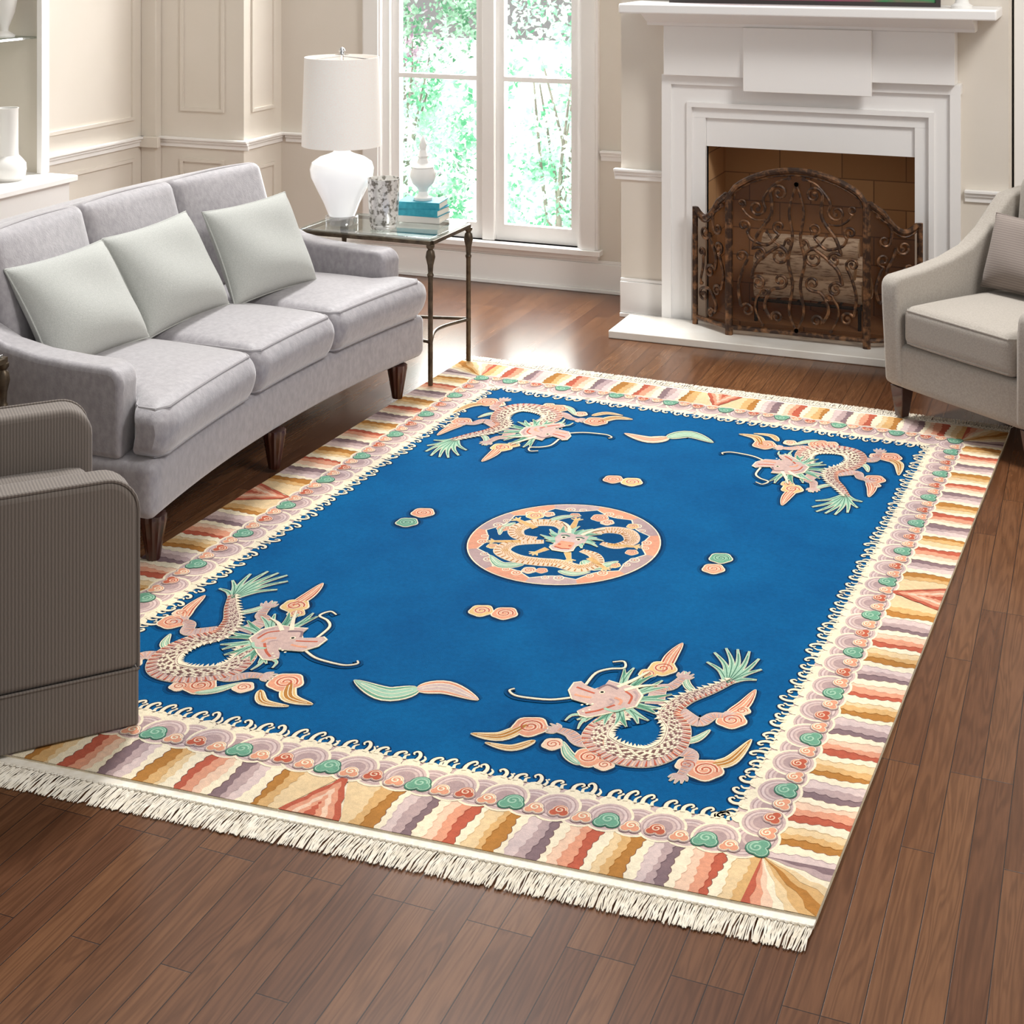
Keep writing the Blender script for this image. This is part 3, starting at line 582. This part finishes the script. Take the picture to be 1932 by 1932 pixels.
def nz(): zc[0]+=1.5e-6; return zc[0]
poly([(-HW,-HL),(HW,-HL),(HW,HL),(-HW,HL)],'cream',.0105,.0100)
FW,FL_=.865,1.215
poly([(-FW-.002,-FL_-.002),(FW+.002,-FL_-.002),(FW+.002,FL_+.002),(-FW-.002,FL_+.002)],'navy',.0118)
t0,t1=.102,.26
def side(k,s,t):
    if k==0: return (s,-(FL_+t))
    if k==1: return (FW+t,s)
    if k==2: return (-s,FL_+t)
    return (-(FW+t),-s)
half=[FW,FL_,FW,FL_]
ramps=[['cream','tan1','tan2','gold'],['cream','pk1','pk2','mauve'],['cream','pe1','pe2','rust']]
def scol(i): return ramps[(i//4)%3][i%4]
rs=random.Random(11)
for k in range(4):
    hl=half[k]+t0; n=int(round(2*(hl-.075)/2/.0235)); wd=(hl-.075)/n
    poly([side(k,-half[k]-.0,0),side(k,half[k]+.0,0),side(k,hl,t0),side(k,-hl,t0)],'mv2',.0114)
    for sg in (-1,1):
        bd=[]
        for i in range(n+1):
            q1,q2,jit=rs.uniform(0,6),rs.uniform(0,6),(rs.uniform(-.005,.005) if 0<i<n else 0); row=[]
            for j in range(25):
                off=0 if i in (0,n) else .0064*abs(math.sin(j*PI/4+q1))-.003+.0036*math.sin(j*.30+q2)+jit
                s_=(.075*j/24 if i==0 else .075+i*wd+off); row.append(side(k,sg*s_,t0-.01+(t1-t0+.01)*j/24))
            bd.append(row)
        for i in range(n):
            poly(bd[i]+bd[i+1][::-1],scol(i+1),.0121+.0004*(i%2),.001)
            if i: strip(bd[i][2:-1],[.0007]*(len(bd[i])-3),'shade' if scol(i) in('gold','mauve','rust') else scol(i+1),.01257)
    for q,(w_,c_) in enumerate(((.072,'rust'),(.056,'pe2'),(.040,'pe1'),(.026,'pe2'),(.012,'rust'))):
        tt=t0+ (t1-t0)*(.0+.17*q); ed=[]
        for sgn in (-1,1):
            e=[side(k,sgn*(w_*(j/8)+.003*math.sin(j*2.1)*(0<j<8)),tt+(t1-tt)*j/8) for j in range(9)]; ed.append(e)
        poly(ed[0][::-1]+ed[1][1:],c_,.0128+.0003*q,.001)
for sx in (-1,1):
    for sy in (-1,1):
        px_,py_=sx*(FW+t0),sy*(FL_+t0); S=t1-t0; cols=['mauve','pk2','cream','tan1','tan2','gold','tan2','tan1','cream','pe1','pe2','rust']; n=len(cols)
        def ray(a,m0=1,w_=0): 
            c_,s_=math.cos(a+w_),math.sin(a+w_); m_=S/max(c_,s_)*m0; return (px_+sx*c_*m_,py_+sy*s_*m_)
        for i in range(n):
            a0,a1=PI/2*i/n,PI/2*(i+1)/n
            wv=lambda ii,t:(.035*math.sin(t*14+ii*1.3) if 0<ii<n else 0)
            e0=[ray(a0,t/8,wv(i,t/8)) for t in range(1,8)]+[ray(a0)]; e1=[ray(a1,t/8,wv(i+1,t/8)) for t in range(1,8)]+[ray(a1)]
            poly([(px_,py_)]+e0+([ray(PI/4)] if a0<PI/4<a1 else [])+e1[::-1],cols[i],.0119+.0004*(i%2))
def cloud(T,c,r,c1,c2='cream',z=None,flip=1,rot=0):
    def tf(x,y):
        X=x*math.cos(rot)-y*math.sin(rot); Yv=x*math.sin(rot)+y*math.cos(rot); return T((c[0]+X,c[1]+Yv))
    def dd(cx,cy,rr,col,zz,drop=0): poly([tf(cx+rr*math.cos(2*PI*i/16),cy+rr*math.sin(2*PI*i/16)) for i in range(16)],col,zz,drop)
    for q,(cx,cy,rr) in enumerate(((-r*.45,-r*.35*flip,r*.62),(r*.5,-r*.25*flip,r*.60),(0,r*.15,r*.87))): dd(cx,cy,rr+.0015,'arc' if c1!='green' else 'dgr',z-.0004+q*1e-5,.001)
    for q,(cx,cy,rr) in enumerate(((-r*.45,-r*.35*flip,r*.6),(r*.5,-r*.25*flip,r*.58),(0,r*.15,r*.85))): dd(cx,cy,rr-.001,c2,z+q*1e-5)
    for q,(cx,cy,rr) in enumerate(((-r*.45,-r*.35*flip,r*.46),(r*.5,-r*.25*flip,r*.44),(0,r*.15,r*.70))): dd(cx,cy,rr,c1,z+.0003+q*1e-5)
    sp=[];n=18
    for i in range(n+1):
        t=i/n; a=t*2*PI*1.4; sp.append(tf(r*.6*(1-.85*t)*math.cos(a),r*.15+r*.6*(1-.85*t)*math.sin(a)*flip))
    strip(sp,[r*.08]*(n+1),c2,z+.0006)
I=lambda p:p
for k in range(4):
    hl=half[k]
    n=int(round(2*(hl+.05)/.062)); u=2*(hl+.05)/n
    for i in range(n+1):
        s=-hl-.05+i*u; zz=.01262+1.51e-4*(i%2)+2.1e-5*k
        for q,(rr,cl) in enumerate(((.055,'cream'),(.049,'mv2'),(.043,'arc'),(.040,'pk1'),(.034,'pk2'),(.030,'mv2'),(.024,'arc'))): disc(side(k,s,.072),rr,cl,zz+q*1.8e-5,22)
    n=int(round(2*hl/.043)); u=2*hl/n
    for i in range(n):
        s=-hl+(i+.5)*u+rs.uniform(-.006,.006); fl=1 if rs.random()<.6 else -1; g_=rs.uniform(.85,1.45)
        disc(side(k,s,.018),.021,'cream',.01245+1e-5*(i%3),14)
        pth=catmull([(s-.004*fl,.006,0),(s-.006*fl,-.010*g_,0),(s-.001*fl,-.021*g_,0),(s+.008*fl,-.026*g_,0),(s+.014*fl,-.020*g_,0),(s+.009*fl,-.014*g_,0)],4)
        pa=[side(k,p[0],p[1]) for p in pth]; m_=len(pa); strip(pa,[.0078*(1-.72*j/(m_-1))+.003 for j in range(m_)],'deep',.0121); strip(pa,[.0054*(1-.70*j/(m_-1)) for j in range(m_)],'cream',.0132,.001)
        if i%2: disc(side(k,s+u*.5,-.016*g_),.0030,'cream',.0132,8,.001)
        pth=catmull([(s+u*.45,.006,0),(s+u*.45-.003*fl,-.008,0),(s+u*.45+.005*fl,-.015*g_,0)],3); pa=[side(k,p[0],p[1]) for p in pth]; m_=len(pa); strip(pa,[.0045*(1-.7*j/(m_-1)) for j in range(m_)],'cream',.0133,.001)
    n=int(round(2*(hl+t0-.02)/.056)); u=2*(hl+t0-.02)/n; seq=['green','pe2','rust','pe2']
    for i in range(n):
        s=-(hl+t0-.02)+i*u; cl=seq[i%4]; rr=.027 if i%4==0 else .022
        cloud(I,side(k,s,t0-.012+(.003 if i%2 else -.003)),rr,cl,('pe1' if cl=='rust' else 'cream') if i%4 else 'green2',z=.0146+2e-5*k+4e-5*(i%2),rot=[0,PI/2,PI,-PI/2][k])
def leafm(T,pts,w,col,col2,out='cream',halo=True):
    pth=cs_([(p[0],p[1]) for p in pts],7); n=len(pth); pth=[T(p) for p in pth]
    prof=[math.sin(PI*(i/(n-1))**.75)**.9 for i in range(n)]
    if halo: strip(pth,[w*p+.014 for p in prof],'halo',nz()+.01190); strip(pth,[w*p+.0065 for p in prof],'deep',nz()+.01215)  # wide and narrow dark rims: painted soft shading round the raised motif
    strip(pth,[w*p+.0018 for p in prof],out,nz()+.0136,.0015); strip(pth,[w*p*.90 for p in prof],col,nz()+.0138); strip(pth,[w*p*.60 for p in prof],out,nz()+.0139); strip(pth,[w*p*.50 for p in prof],col2,nz()+.0140); strip(pth[2:-2],[.0011]*(n-4),out,nz()+.0141)
def tubem(T,pts,ws,col,out='cream',halo=True,k=5,zo=0):
    ppw=[tuple(v) for v in catmull([(p[0],p[1],w) for p,w in zip(pts,ws)],k)]
    pth=[T(p[:2]) for p in ppw]; w=[max(.0008,p[2]) for p in ppw]
    if halo: strip(pth,[a+.012 for a in w],'halo',nz()+.01190); strip(pth,[a+.0055 for a in w],'deep',nz()+.01215)
    strip(pth,[a+.0011 for a in w],out,nz()+.0136+zo,.0015); strip(pth,w,col,nz()+.0138+zo); return pth,w
def spot(T,c,r,c1,halo=True):
    c=T(c)
    if halo: disc(c,r+.015,'halo',nz()+.01190,20); disc(c,r+.007,'deep',nz()+.01215,20)
    disc(c,r,'cream',nz()+.0136,30,.0015,.06,5); disc(c,r*.91,c1,nz()+.0138,30,0,.06,5)
    sp=[(c[0]+r*.66*(1-.8*t/22)*math.cos(t*.45),c[1]+r*.66*(1-.8*t/22)*math.sin(t*.45)) for t in range(23)]
    strip(sp,[r*.14]*23,'pe1' if c1!='green' else 'green2',nz()+.0139); strip(sp,[r*.05]*23,'rust' if c1!='green' else 'dgr',nz()+.0141)
def lerp(a,b_,t): return (a[0]+(b_[0]-a[0])*t,a[1]+(b_[1]-a[1])*t)
def dragon(T):
    zc[0]=0; o_=T((0,0)); sgT=(T((1,0))[0]-o_[0])*(T((0,1))[1]-o_[1])
    for pts,w,a,b_ in (([(995,1368),(945,1390),(888,1385)],.019,'gold2','gold'),([(1010,1398),(965,1412),(915,1402)],.012,'gold2','gold'),([(1250,1272),(1266,1240),(1288,1214)],.017,'rust','pe2'),
        ([(1372,1350),(1402,1332),(1426,1302)],.017,'rust','pe2'),([(1335,1445),(1378,1436),(1418,1396)],.018,'gold2','gold'),([(1095,1444),(1072,1424),(1062,1400)],.013,'green','green2'),
        ([(1275,1402),(1312,1396),(1340,1378)],.011,'green','green2'),([(1312,1308),(1296,1292),(1294,1268)],.010,'green','green2')):
        leafm(T,[L2(*p) for p in pts],w,a,b_)
    for c,r,cl in (((1043,1405),.026,'pe1'),((1000,1372),.044,'pe2'),((1222,1272),.024,'gold2'),((1250,1262),.038,'gold2'),((1400,1342),.022,'pe1'),((1380,1360),.038,'pe2'),((1296,1444),.028,'pe1'),((1330,1454),.044,'pe2'),((1140,1444),.024,'pe1'),((1112,1430),.040,'pe2')): spot(T,L2(*c),r,cl)
    base_=L2(1372,1290)
    for tip,cv in (((1334,1250),-.012),((1348,1232),-.014),((1370,1224),-.014),((1392,1226),-.012),((1414,1230),-.010),((1432,1244),-.006),((1437,1264),.006),((1428,1284),.010)):
        e=L2(*tip); d=Vector((e[0]-base_[0],e[1]-base_[1])); nn=Vector((-d.y,d.x)).normalized(); md=lerp(base_,e,.55); md=(md[0]+nn.x*cv,md[1]+nn.y*cv)
        pw,w_=tubem(T,[base_,md,e],[.0095,.0064,.002],'green2',halo=True); strip(pw[:-2],[.0012]*(len(pw)-2),'dgr',nz()+.0141)
    legs=[[(1150,1402),(1098,1402),(1075,1385),(1052,1378)],[(1262,1415),(1302,1424),(1298,1446),(1284,1464)],[(1280,1345),(1318,1364),(1345,1352),(1368,1352)],[(1235,1330),(1245,1302),(1268,1296),(1288,1280)]]
    for lg in legs:
        pth,w=tubem(T,[L2(*p) for p in lg],[.024,.018,.014,.010],'pink',k=7)
        for i in range(1,len(pth)-1):
            d=Vector((pth[i+1][0]-pth[i-1][0],pth[i+1][1]-pth[i-1][1])).normalized(); nn=Vector((-d.y,d.x)); c=Vector(pth[i])
            strip([tuple(c-nn*w[i]*.9),tuple(c+nn*w[i]*.5)],[.0016,.0006],'arc' if i%2 else 'pe2',nz()+.0141)
        e=L2(*lg[-1]); q=L2(*lg[-2]); d=Vector((e[0]-q[0],e[1]-q[1])).normalized()
        for an in (-75,-38,0,38,75):
            a=R(an); v=Vector((d.x*math.cos(a)-d.y*math.sin(a),d.x*math.sin(a)+d.y*math.cos(a)))
            tubem(T,[e,(e[0]+v.x*.016,e[1]+v.y*.016),(e[0]+v.x*.024+d.x*.012,e[1]+v.y*.024+d.y*.012)],[.0060,.0048,.0008],'pink',halo=False,k=3)
    bp=[(1185,1345),(1142,1366),(1126,1395),(1165,1422),(1222,1430),(1266,1410),(1278,1376),(1262,1348),(1290,1322),(1340,1303),(1385,1284)]
    bw=[.024,.030,.036,.041,.041,.037,.032,.028,.024,.018,.010]
    pth,w=tubem(T,[L2(*p) for p in bp],bw,'pink',k=10)
    n=len(pth)
    for i in range(1,n-2):
        d=Vector((pth[i+1][0]-pth[i-1][0],pth[i+1][1]-pth[i-1][1])).normalized(); nn=Vector((-d.y,d.x)); c=Vector(pth[i])
        a=c-nn*w[i]*.98*sgT; b_=c-nn*w[i]*.38*sgT+d*.004
        if i%2: strip([tuple(a),tuple(b_)],[.0030,.0008],'rust',nz()+.0142)
        else: strip([tuple(a),tuple(b_)],[.0026,.0008],'pe1',nz()+.0142)
        for q in (-.3,-.05,.2,.45):
            cc=c+nn*w[i]*(q+(.12 if i%2 else 0))*sgT; s_=w[i]*.11
            poly([tuple(cc+d*s_*1.3),tuple(cc+nn*s_),tuple(cc-d*s_*1.3),tuple(cc-nn*s_)],'cream' if (i+int(q*10))%3 else 'shade',nz()+.0142)
        a=c+nn*w[i]*.84*sgT; tip=c+nn*(w[i]+.011)*sgT-d*.006
        strip([tuple(c+nn*w[i]*.74*sgT-d*.004),tuple(c+nn*w[i]*.74*sgT+d*.004)],[.0014,.0014],'cream',nz()+.0143)
        if i%2==0: poly([tuple(a-d*.007),tuple(a+d*.007),tuple(tip)],'cream',nz()+.0146)
    hc=(1165,1325)
    for i,tip in enumerate(((1178,1264),(1196,1262),(1214,1272),(1232,1276),(1250,1286),(1262,1298),(1268,1312),(1266,1326),(1256,1340),(1240,1350),(1224,1362),(1204,1368),(1182,1374),(1160,1370),(1140,1370),(1120,1366),(1102,1364),(1088,1360))):
        c=L2(*hc); e=L2(*tip); d=Vector((e[0]-c[0],e[1]-c[1])); nn=Vector((-d.y,d.x)).normalized(); md=lerp(c,e,.6); s_=.009 if i%2 else -.004; md=(md[0]+nn.x*s_,md[1]+nn.y*s_)
        pw,w_=tubem(T,[c,md,e],[.012,.0082,.0012],'green2' if i%3 else 'green',k=4); strip(pw[3:-1],[.0010]*(len(pw)-4),'dgr',nz()+.0141)
    hd=[(1080,1322),(1074,1306),(1084,1292),(1098,1290),(1108,1298),(1122,1304),(1140,1298),(1148,1288),(1168,1294),(1198,1300),(1210,1316),(1198,1336),(1172,1342),(1140,1350),(1108,1356),(1094,1352),(1090,1344),(1104,1338),(1120,1334),(1100,1328)]
    hp=[L2(*p) for p in hd]; cx=sum(p[0] for p in hp)/len(hp); cy=sum(p[1] for p in hp)/len(hp)
    poly([T((cx+(p[0]-cx)*1.05,cy+(p[1]-cy)*1.05)) for p in hp],'cream',nz()+.0152,.002); poly([T(p) for p in hp],'pink',nz()+.0154)
    for a,m_,b_,cl,ww in (((1104,1349),(1130,1344),(1160,1334),'rust',.0035),((1088,1300),(1104,1306),(1122,1312),'rust',.003),((1128,1304),(1146,1296),(1166,1304),'mauve',.0035),((1180,1308),(1192,1318),(1186,1332),'rust',.003),((1084,1314),(1100,1318),(1116,1320),'pe2',.004),((1140,1340),(1160,1346),(1180,1340),'green2',.004),((1160,1320),(1172,1326),(1168,1334),'pe2',.004),((1196,1308),(1202,1316),(1198,1326),'arc',.003),((1150,1322),(1158,1328),(1150,1334),'arc',.003)):
        strip([T(p) for p in cs_([L2(*a),L2(*m_),L2(*b_)],4)],[ww]*9,cl,nz()+.0156)
    for q in ((1098,1334),(1108,1333),(1118,1332),(1100,1346),(1112,1343)): disc(T(L2(*q)),.0035,'cream',nz()+.0158,6)
    disc(T(L2(1136,1310)),.0075,'cream',nz()+.0158,12); disc(T(L2(1136,1310)),.0045,'black',nz()+.0160,10)
    for pp_ in ([(1165,1300),(1196,1286),(1226,1270)],[(1178,1306),(1210,1298),(1240,1296)]): tubem(T,[L2(*p) for p in pp_],[.005,.004,.0008],'cream',k=4,zo=.002)
    for pp_ in ([(1105,1294),(1124,1272),(1150,1264),(1178,1262),(1177,1250),(1156,1251)],[(1080,1318),(1040,1322),(1000,1319),(972,1314),(961,1305),(971,1301)]): tubem(T,[L2(*p) for p in pp_],[.0024,.0024,.0024,.0020,.0016,.001],'cream')
    for pp_ in ([(1094,1350),(1078,1352),(1066,1362)],[(1108,1355),(1096,1366),(1090,1378)]): tubem(T,[L2(*p) for p in pp_],[.005,.003,.0008],'green2')
for sa,off in ((1,0),(-1,-.055)):
    for sb in (1,-1): dragon(lambda p,sa=sa,sb=sb,off=off:(sa*p[0]+off,sb*p[1]))
zc[0]=0
for (a,ca_),(b_,cb_) in (((( 768,986),'green'),((798,968),'pe2')),(((1157,905),'pe2'),((1192,910),'gold2')),(((1346,1074),'pe2'),((1360,1054),'green')),(((908,1153),'gold2'),((952,1158),'pe2'))):
    spot(I,L2(*a),.034,ca_); spot(I,L2(*b_),.036,cb_)
for pts,w,c1,c2 in (([(792,1300),(730,1310),(668,1284)],.032,'green','green2'),([(785,1302),(840,1298),(903,1322)],.030,'pe2','mv2'),([(1262,826),(1225,830),(1178,818)],.030,'pe1','pe2'),([(1258,827),(1300,820),(1346,836)],.032,'green','green2')):
    leafm(I,[L2(*p) for p in pts],w,c1,c2)
mc=L2(1066,1024); MR=.290
def mm(x,y): return (mc[0]+x,mc[1]+y)
disc(mc,MR+.016,'halo',.0121,64); disc(mc,MR+.007,'deep',.0123,64); disc(mc,MR,'cream',.0136,64,.0015)  # first two discs paint a shaded rim round the medallion
NS=12; inn=lambda a:MR-.028-.026*abs(math.sin(NS*a/2))
for i in range(NS):
    a0,a1=2*PI*i/NS,2*PI*(i+1)/NS; c1=['pe2','arc','pe2','pk2','pe2','arc'][i%6]
    ar=[a0+(a1-a0)*j/10 for j in range(11)]
    poly([mm((MR-.004)*math.cos(a),(MR-.004)*math.sin(a)) for a in ar]+[mm(inn(a)*math.cos(a),inn(a)*math.sin(a)) for a in ar[::-1]],c1,.01385)
    am=(a0+a1)/2
    for da,rr in ((.07,.016),(-.09,.012)):
        cc=mm((MR-.044)*math.cos(am+da),(MR-.044)*math.sin(am+da)); disc(cc,rr,'cream',.0140,14); disc(cc,rr*.78,c1,.0141,14); disc(cc,rr*.4,'cream',.0142,10); disc(cc,rr*.22,'rust',.0143,8)
poly([mm((inn(a)-.001)*math.cos(a),(inn(a)-.001)*math.sin(a)) for a in [2*PI*i/192 for i in range(192)]],'cream',.01370)
poly([mm((inn(a)-.005)*math.cos(a),(inn(a)-.005)*math.sin(a)) for a in [2*PI*i/192 for i in range(192)]],'halo',.01375)
MT=lambda p:mm(p[0],p[1])
zc[0]=.0006
for c,r,cl in (((-.165,.150),.028,'gold2'),((-.13,.175),.020,'pe1'),((.03,.205),.028,'pe2'),((.065,.18),.022,'pe1'),((-.02,-.215),.022,'pe1'),((.015,-.205),.018,'pe2'),((.215,.0),.020,'pe2'),((-.215,.03),.022,'pe2'),((.15,.18),.020,'gold2'),((-.05,.195),.018,'pe2'),((.20,-.10),.018,'gold2'),((-.19,-.10),.018,'gold2')): spot(MT,c,r,cl,halo=False)
for pts,w in (([(.10,-.10),(.15,-.13),(.20,-.07)],.024),([(-.05,-.18),(-.11,-.21),(-.17,-.16)],.018),([(-.11,.12),(-.08,.17),(-.03,.20)],.012),([(-.20,.08),(-.22,.03),(-.205,-.02)],.010),([(.06,-.19),(.11,-.195),(.15,-.165)],.012)): leafm(MT,pts,w,'green','green2',halo=False)
for pts,ws in (([(-.01,.06),(-.07,.115),(-.14,.10),(-.175,.04),(-.145,-.01),(-.09,-.005)],[.016,.022,.025,.025,.020,.010]),
               ([(.03,.06),(.085,.125),(.15,.13),(.185,.075),(.155,.025),(.105,.03)],[.016,.022,.025,.023,.018,.010]),
               ([(-.06,-.02),(-.14,-.06),(-.15,-.12),(-.09,-.155),(-.02,-.155),(.04,-.145),(.11,-.155),(.145,-.11),(.12,-.06),(.07,-.04)],[.012,.020,.025,.025,.025,.025,.024,.021,.017,.010])):
    pth,w=tubem(MT,pts,ws,'pe1',halo=False,k=9)
    for i in range(1,len(pth)-1):
        d=Vector((pth[i+1][0]-pth[i-1][0],pth[i+1][1]-pth[i-1][1])).normalized(); nn=Vector((-d.y,d.x)); c=Vector(pth[i])
        if i%2: strip([tuple(c-nn*w[i]*.9),tuple(c-nn*w[i]*.2)],[.0026,.0008],'gold',nz()+.0143)
        for q in (-.05,.22,.5): cc=c+nn*w[i]*(q+(.14 if i%2 else 0)); s_=w[i]*.12; poly([tuple(cc+d*s_),tuple(cc+nn*s_),tuple(cc-d*s_),tuple(cc-nn*s_)],'tan2',nz()+.0143)
for e in ((-.20,.10),(.21,.04),(-.20,-.07),(.18,-.13),(-.05,-.10),(.06,-.11),(-.03,.16)):
    s_=(e[0]*.62,e[1]*.62); tubem(MT,[s_,e],[.010,.006],'tan2',halo=False)
    for an in (-60,-20,20,60):
        d=Vector((e[0],e[1])).normalized(); a=R(an); v=Vector((d.x*math.cos(a)-d.y*math.sin(a),d.x*math.sin(a)+d.y*math.cos(a))); tubem(MT,[e,(e[0]+v.x*.022,e[1]+v.y*.022)],[.0045,.0008],'gold2',halo=False,k=2)
for i in range(26):
    a=2*PI*i/26; r=(.100 if i%2 else .080)*(1 if math.sin(a)>-.3 else .75); tubem(MT,[(.01,.02),(.01+r*.6*math.cos(a+.2),.02+r*.6*math.sin(a+.2)),(.01+r*math.cos(a),.02+r*math.sin(a))],[.009,.0072,.0010],'green2' if i%3 else 'green',halo=False,k=3,zo=.0012)
fc=[(-.035,.055),(-.012,.062),(.01,.055),(.032,.062),(.055,.055),(.060,.015),(.042,-.02),(.046,-.05),(.03,-.066),(-.01,-.066),(-.026,-.05),(-.022,-.02),(-.04,.015)]
poly([mm(.01+(p[0]-.01)*1.1,p[1]*1.08) for p in fc],'cream',.0166,.0015); poly([mm(*p) for p in fc],'mv2',.0168); poly([mm(*p) for p in ((-.012,.0),(.032,.0),(.038,-.045),(.01,-.055),(-.018,-.045))],'pe2',.0170)
for x in (-.014,.034):
    disc(mm(x,.024),.009,'cream',.0170,12); disc(mm(x,.024),.005,'black',.0172,8); disc(mm(x*.7+.003,-.026),.005,'rust',.0172,8)
    strip([mm(x-.014,.036),mm(x,.042),mm(x+.014,.036)],[.003]*3,'dgr',.0172)
strip([mm(-.014,-.046),mm(.01,-.052),mm(.034,-.046)],[.003]*3,'rust',.0172)
for pts in ([(-.01,.055),(-.03,.10),(-.06,.125)],[(.03,.055),(.05,.10),(.08,.125)]): tubem(MT,pts,[.005,.004,.0008],'cream',halo=False,zo=.002)
B.map(toworld); B.build('pile',M['rug'],rug,colored=True,flat=True)
for sg in (-1,1):
    m=MB(); y0,y1=sorted((sg*HL,sg*(HL+.022))); m.box(-HW,HW,y0,y1,.001,.0075); m.map(toworld); m.build('hem',M['fringe'],rug)
    m=MB(); rnd=random.Random(7+sg); n=1250
    for i in range(n):
        x=-HW+2*HW*(i+.5)/n+rnd.uniform(-.001,.001); ln=rnd.uniform(.068,.078); dx=rnd.gauss(0,.0040)+.004*math.sin(i*.07); z1=rnd.uniform(.004,.010)
        pts=[(x,sg*(HL+.020),.006),(x+dx*.2,sg*(HL+.020+ln*.3),z1),(x+dx*.6+rnd.gauss(0,.001),sg*(HL+.020+ln*.65),.007),(x+dx+rnd.gauss(0,.002),sg*(HL+.020+ln),.003)]
        m.tube(pts,.0012,4,cap=False)
    for i in range(150):
        x=-HW+2*HW*(i+.5)/150; m.tube([(x-.007,sg*(HL+.024),.008),(x,sg*(HL+.031),.010),(x+.007,sg*(HL+.024),.008)],.002,4)
    m.map(toworld); m.build('fringe',M['fringe'],rug,smooth=80)
# ---------------------------------------------------------------- light
w=bpy.data.worlds.new('world'); bpy.context.scene.world=w; w.use_nodes=True; bg=w.node_tree.nodes['Background']; bg.inputs[0].default_value=(1,.99,.97,1); bg.inputs[1].default_value=.44
def area(loc,target,size,power,col=(1,.97,.93),sy=None):
    l=bpy.data.lights.new('area','AREA'); l.energy=power; l.color=col; l.shape='RECTANGLE'; l.size=size; l.size_y=sy or size
    o=bpy.data.objects.new('area_light',l); C.objects.link(o); o.location=loc; o.rotation_euler=(Vector(target)-Vector(loc)).to_track_quat('-Z','Y').to_euler(); return o
area((-3.6,7.6,7.4),(-2.0,4.6,0),1.2,620,(1,.99,.97))
area((-3.12,7.62,1.6),(-2.3,4,0.2),1.1,110,(1,1,1),2.0)
area((1.9,3.4,4.6),(-2.6,7.1,1.1),1.4,165,(1,.985,.96))  # unseen fill lamp added to brighten the back walls
cam=bpy.data.cameras.new('camera'); co=bpy.data.objects.new('camera',cam); C.objects.link(co); co.location=(0,0,H); co.rotation_euler=(R(90),0,YAW)
cam.sensor_width=36; cam.sensor_fit='HORIZONTAL'; cam.lens=36*F/1932; cam.shift_y=-(966-Y0)/1932; cam.clip_start=.05
bpy.context.scene.camera=co
bpy.context.scene.view_settings.view_transform='Standard'
bpy.context.scene.view_settings.look='None'
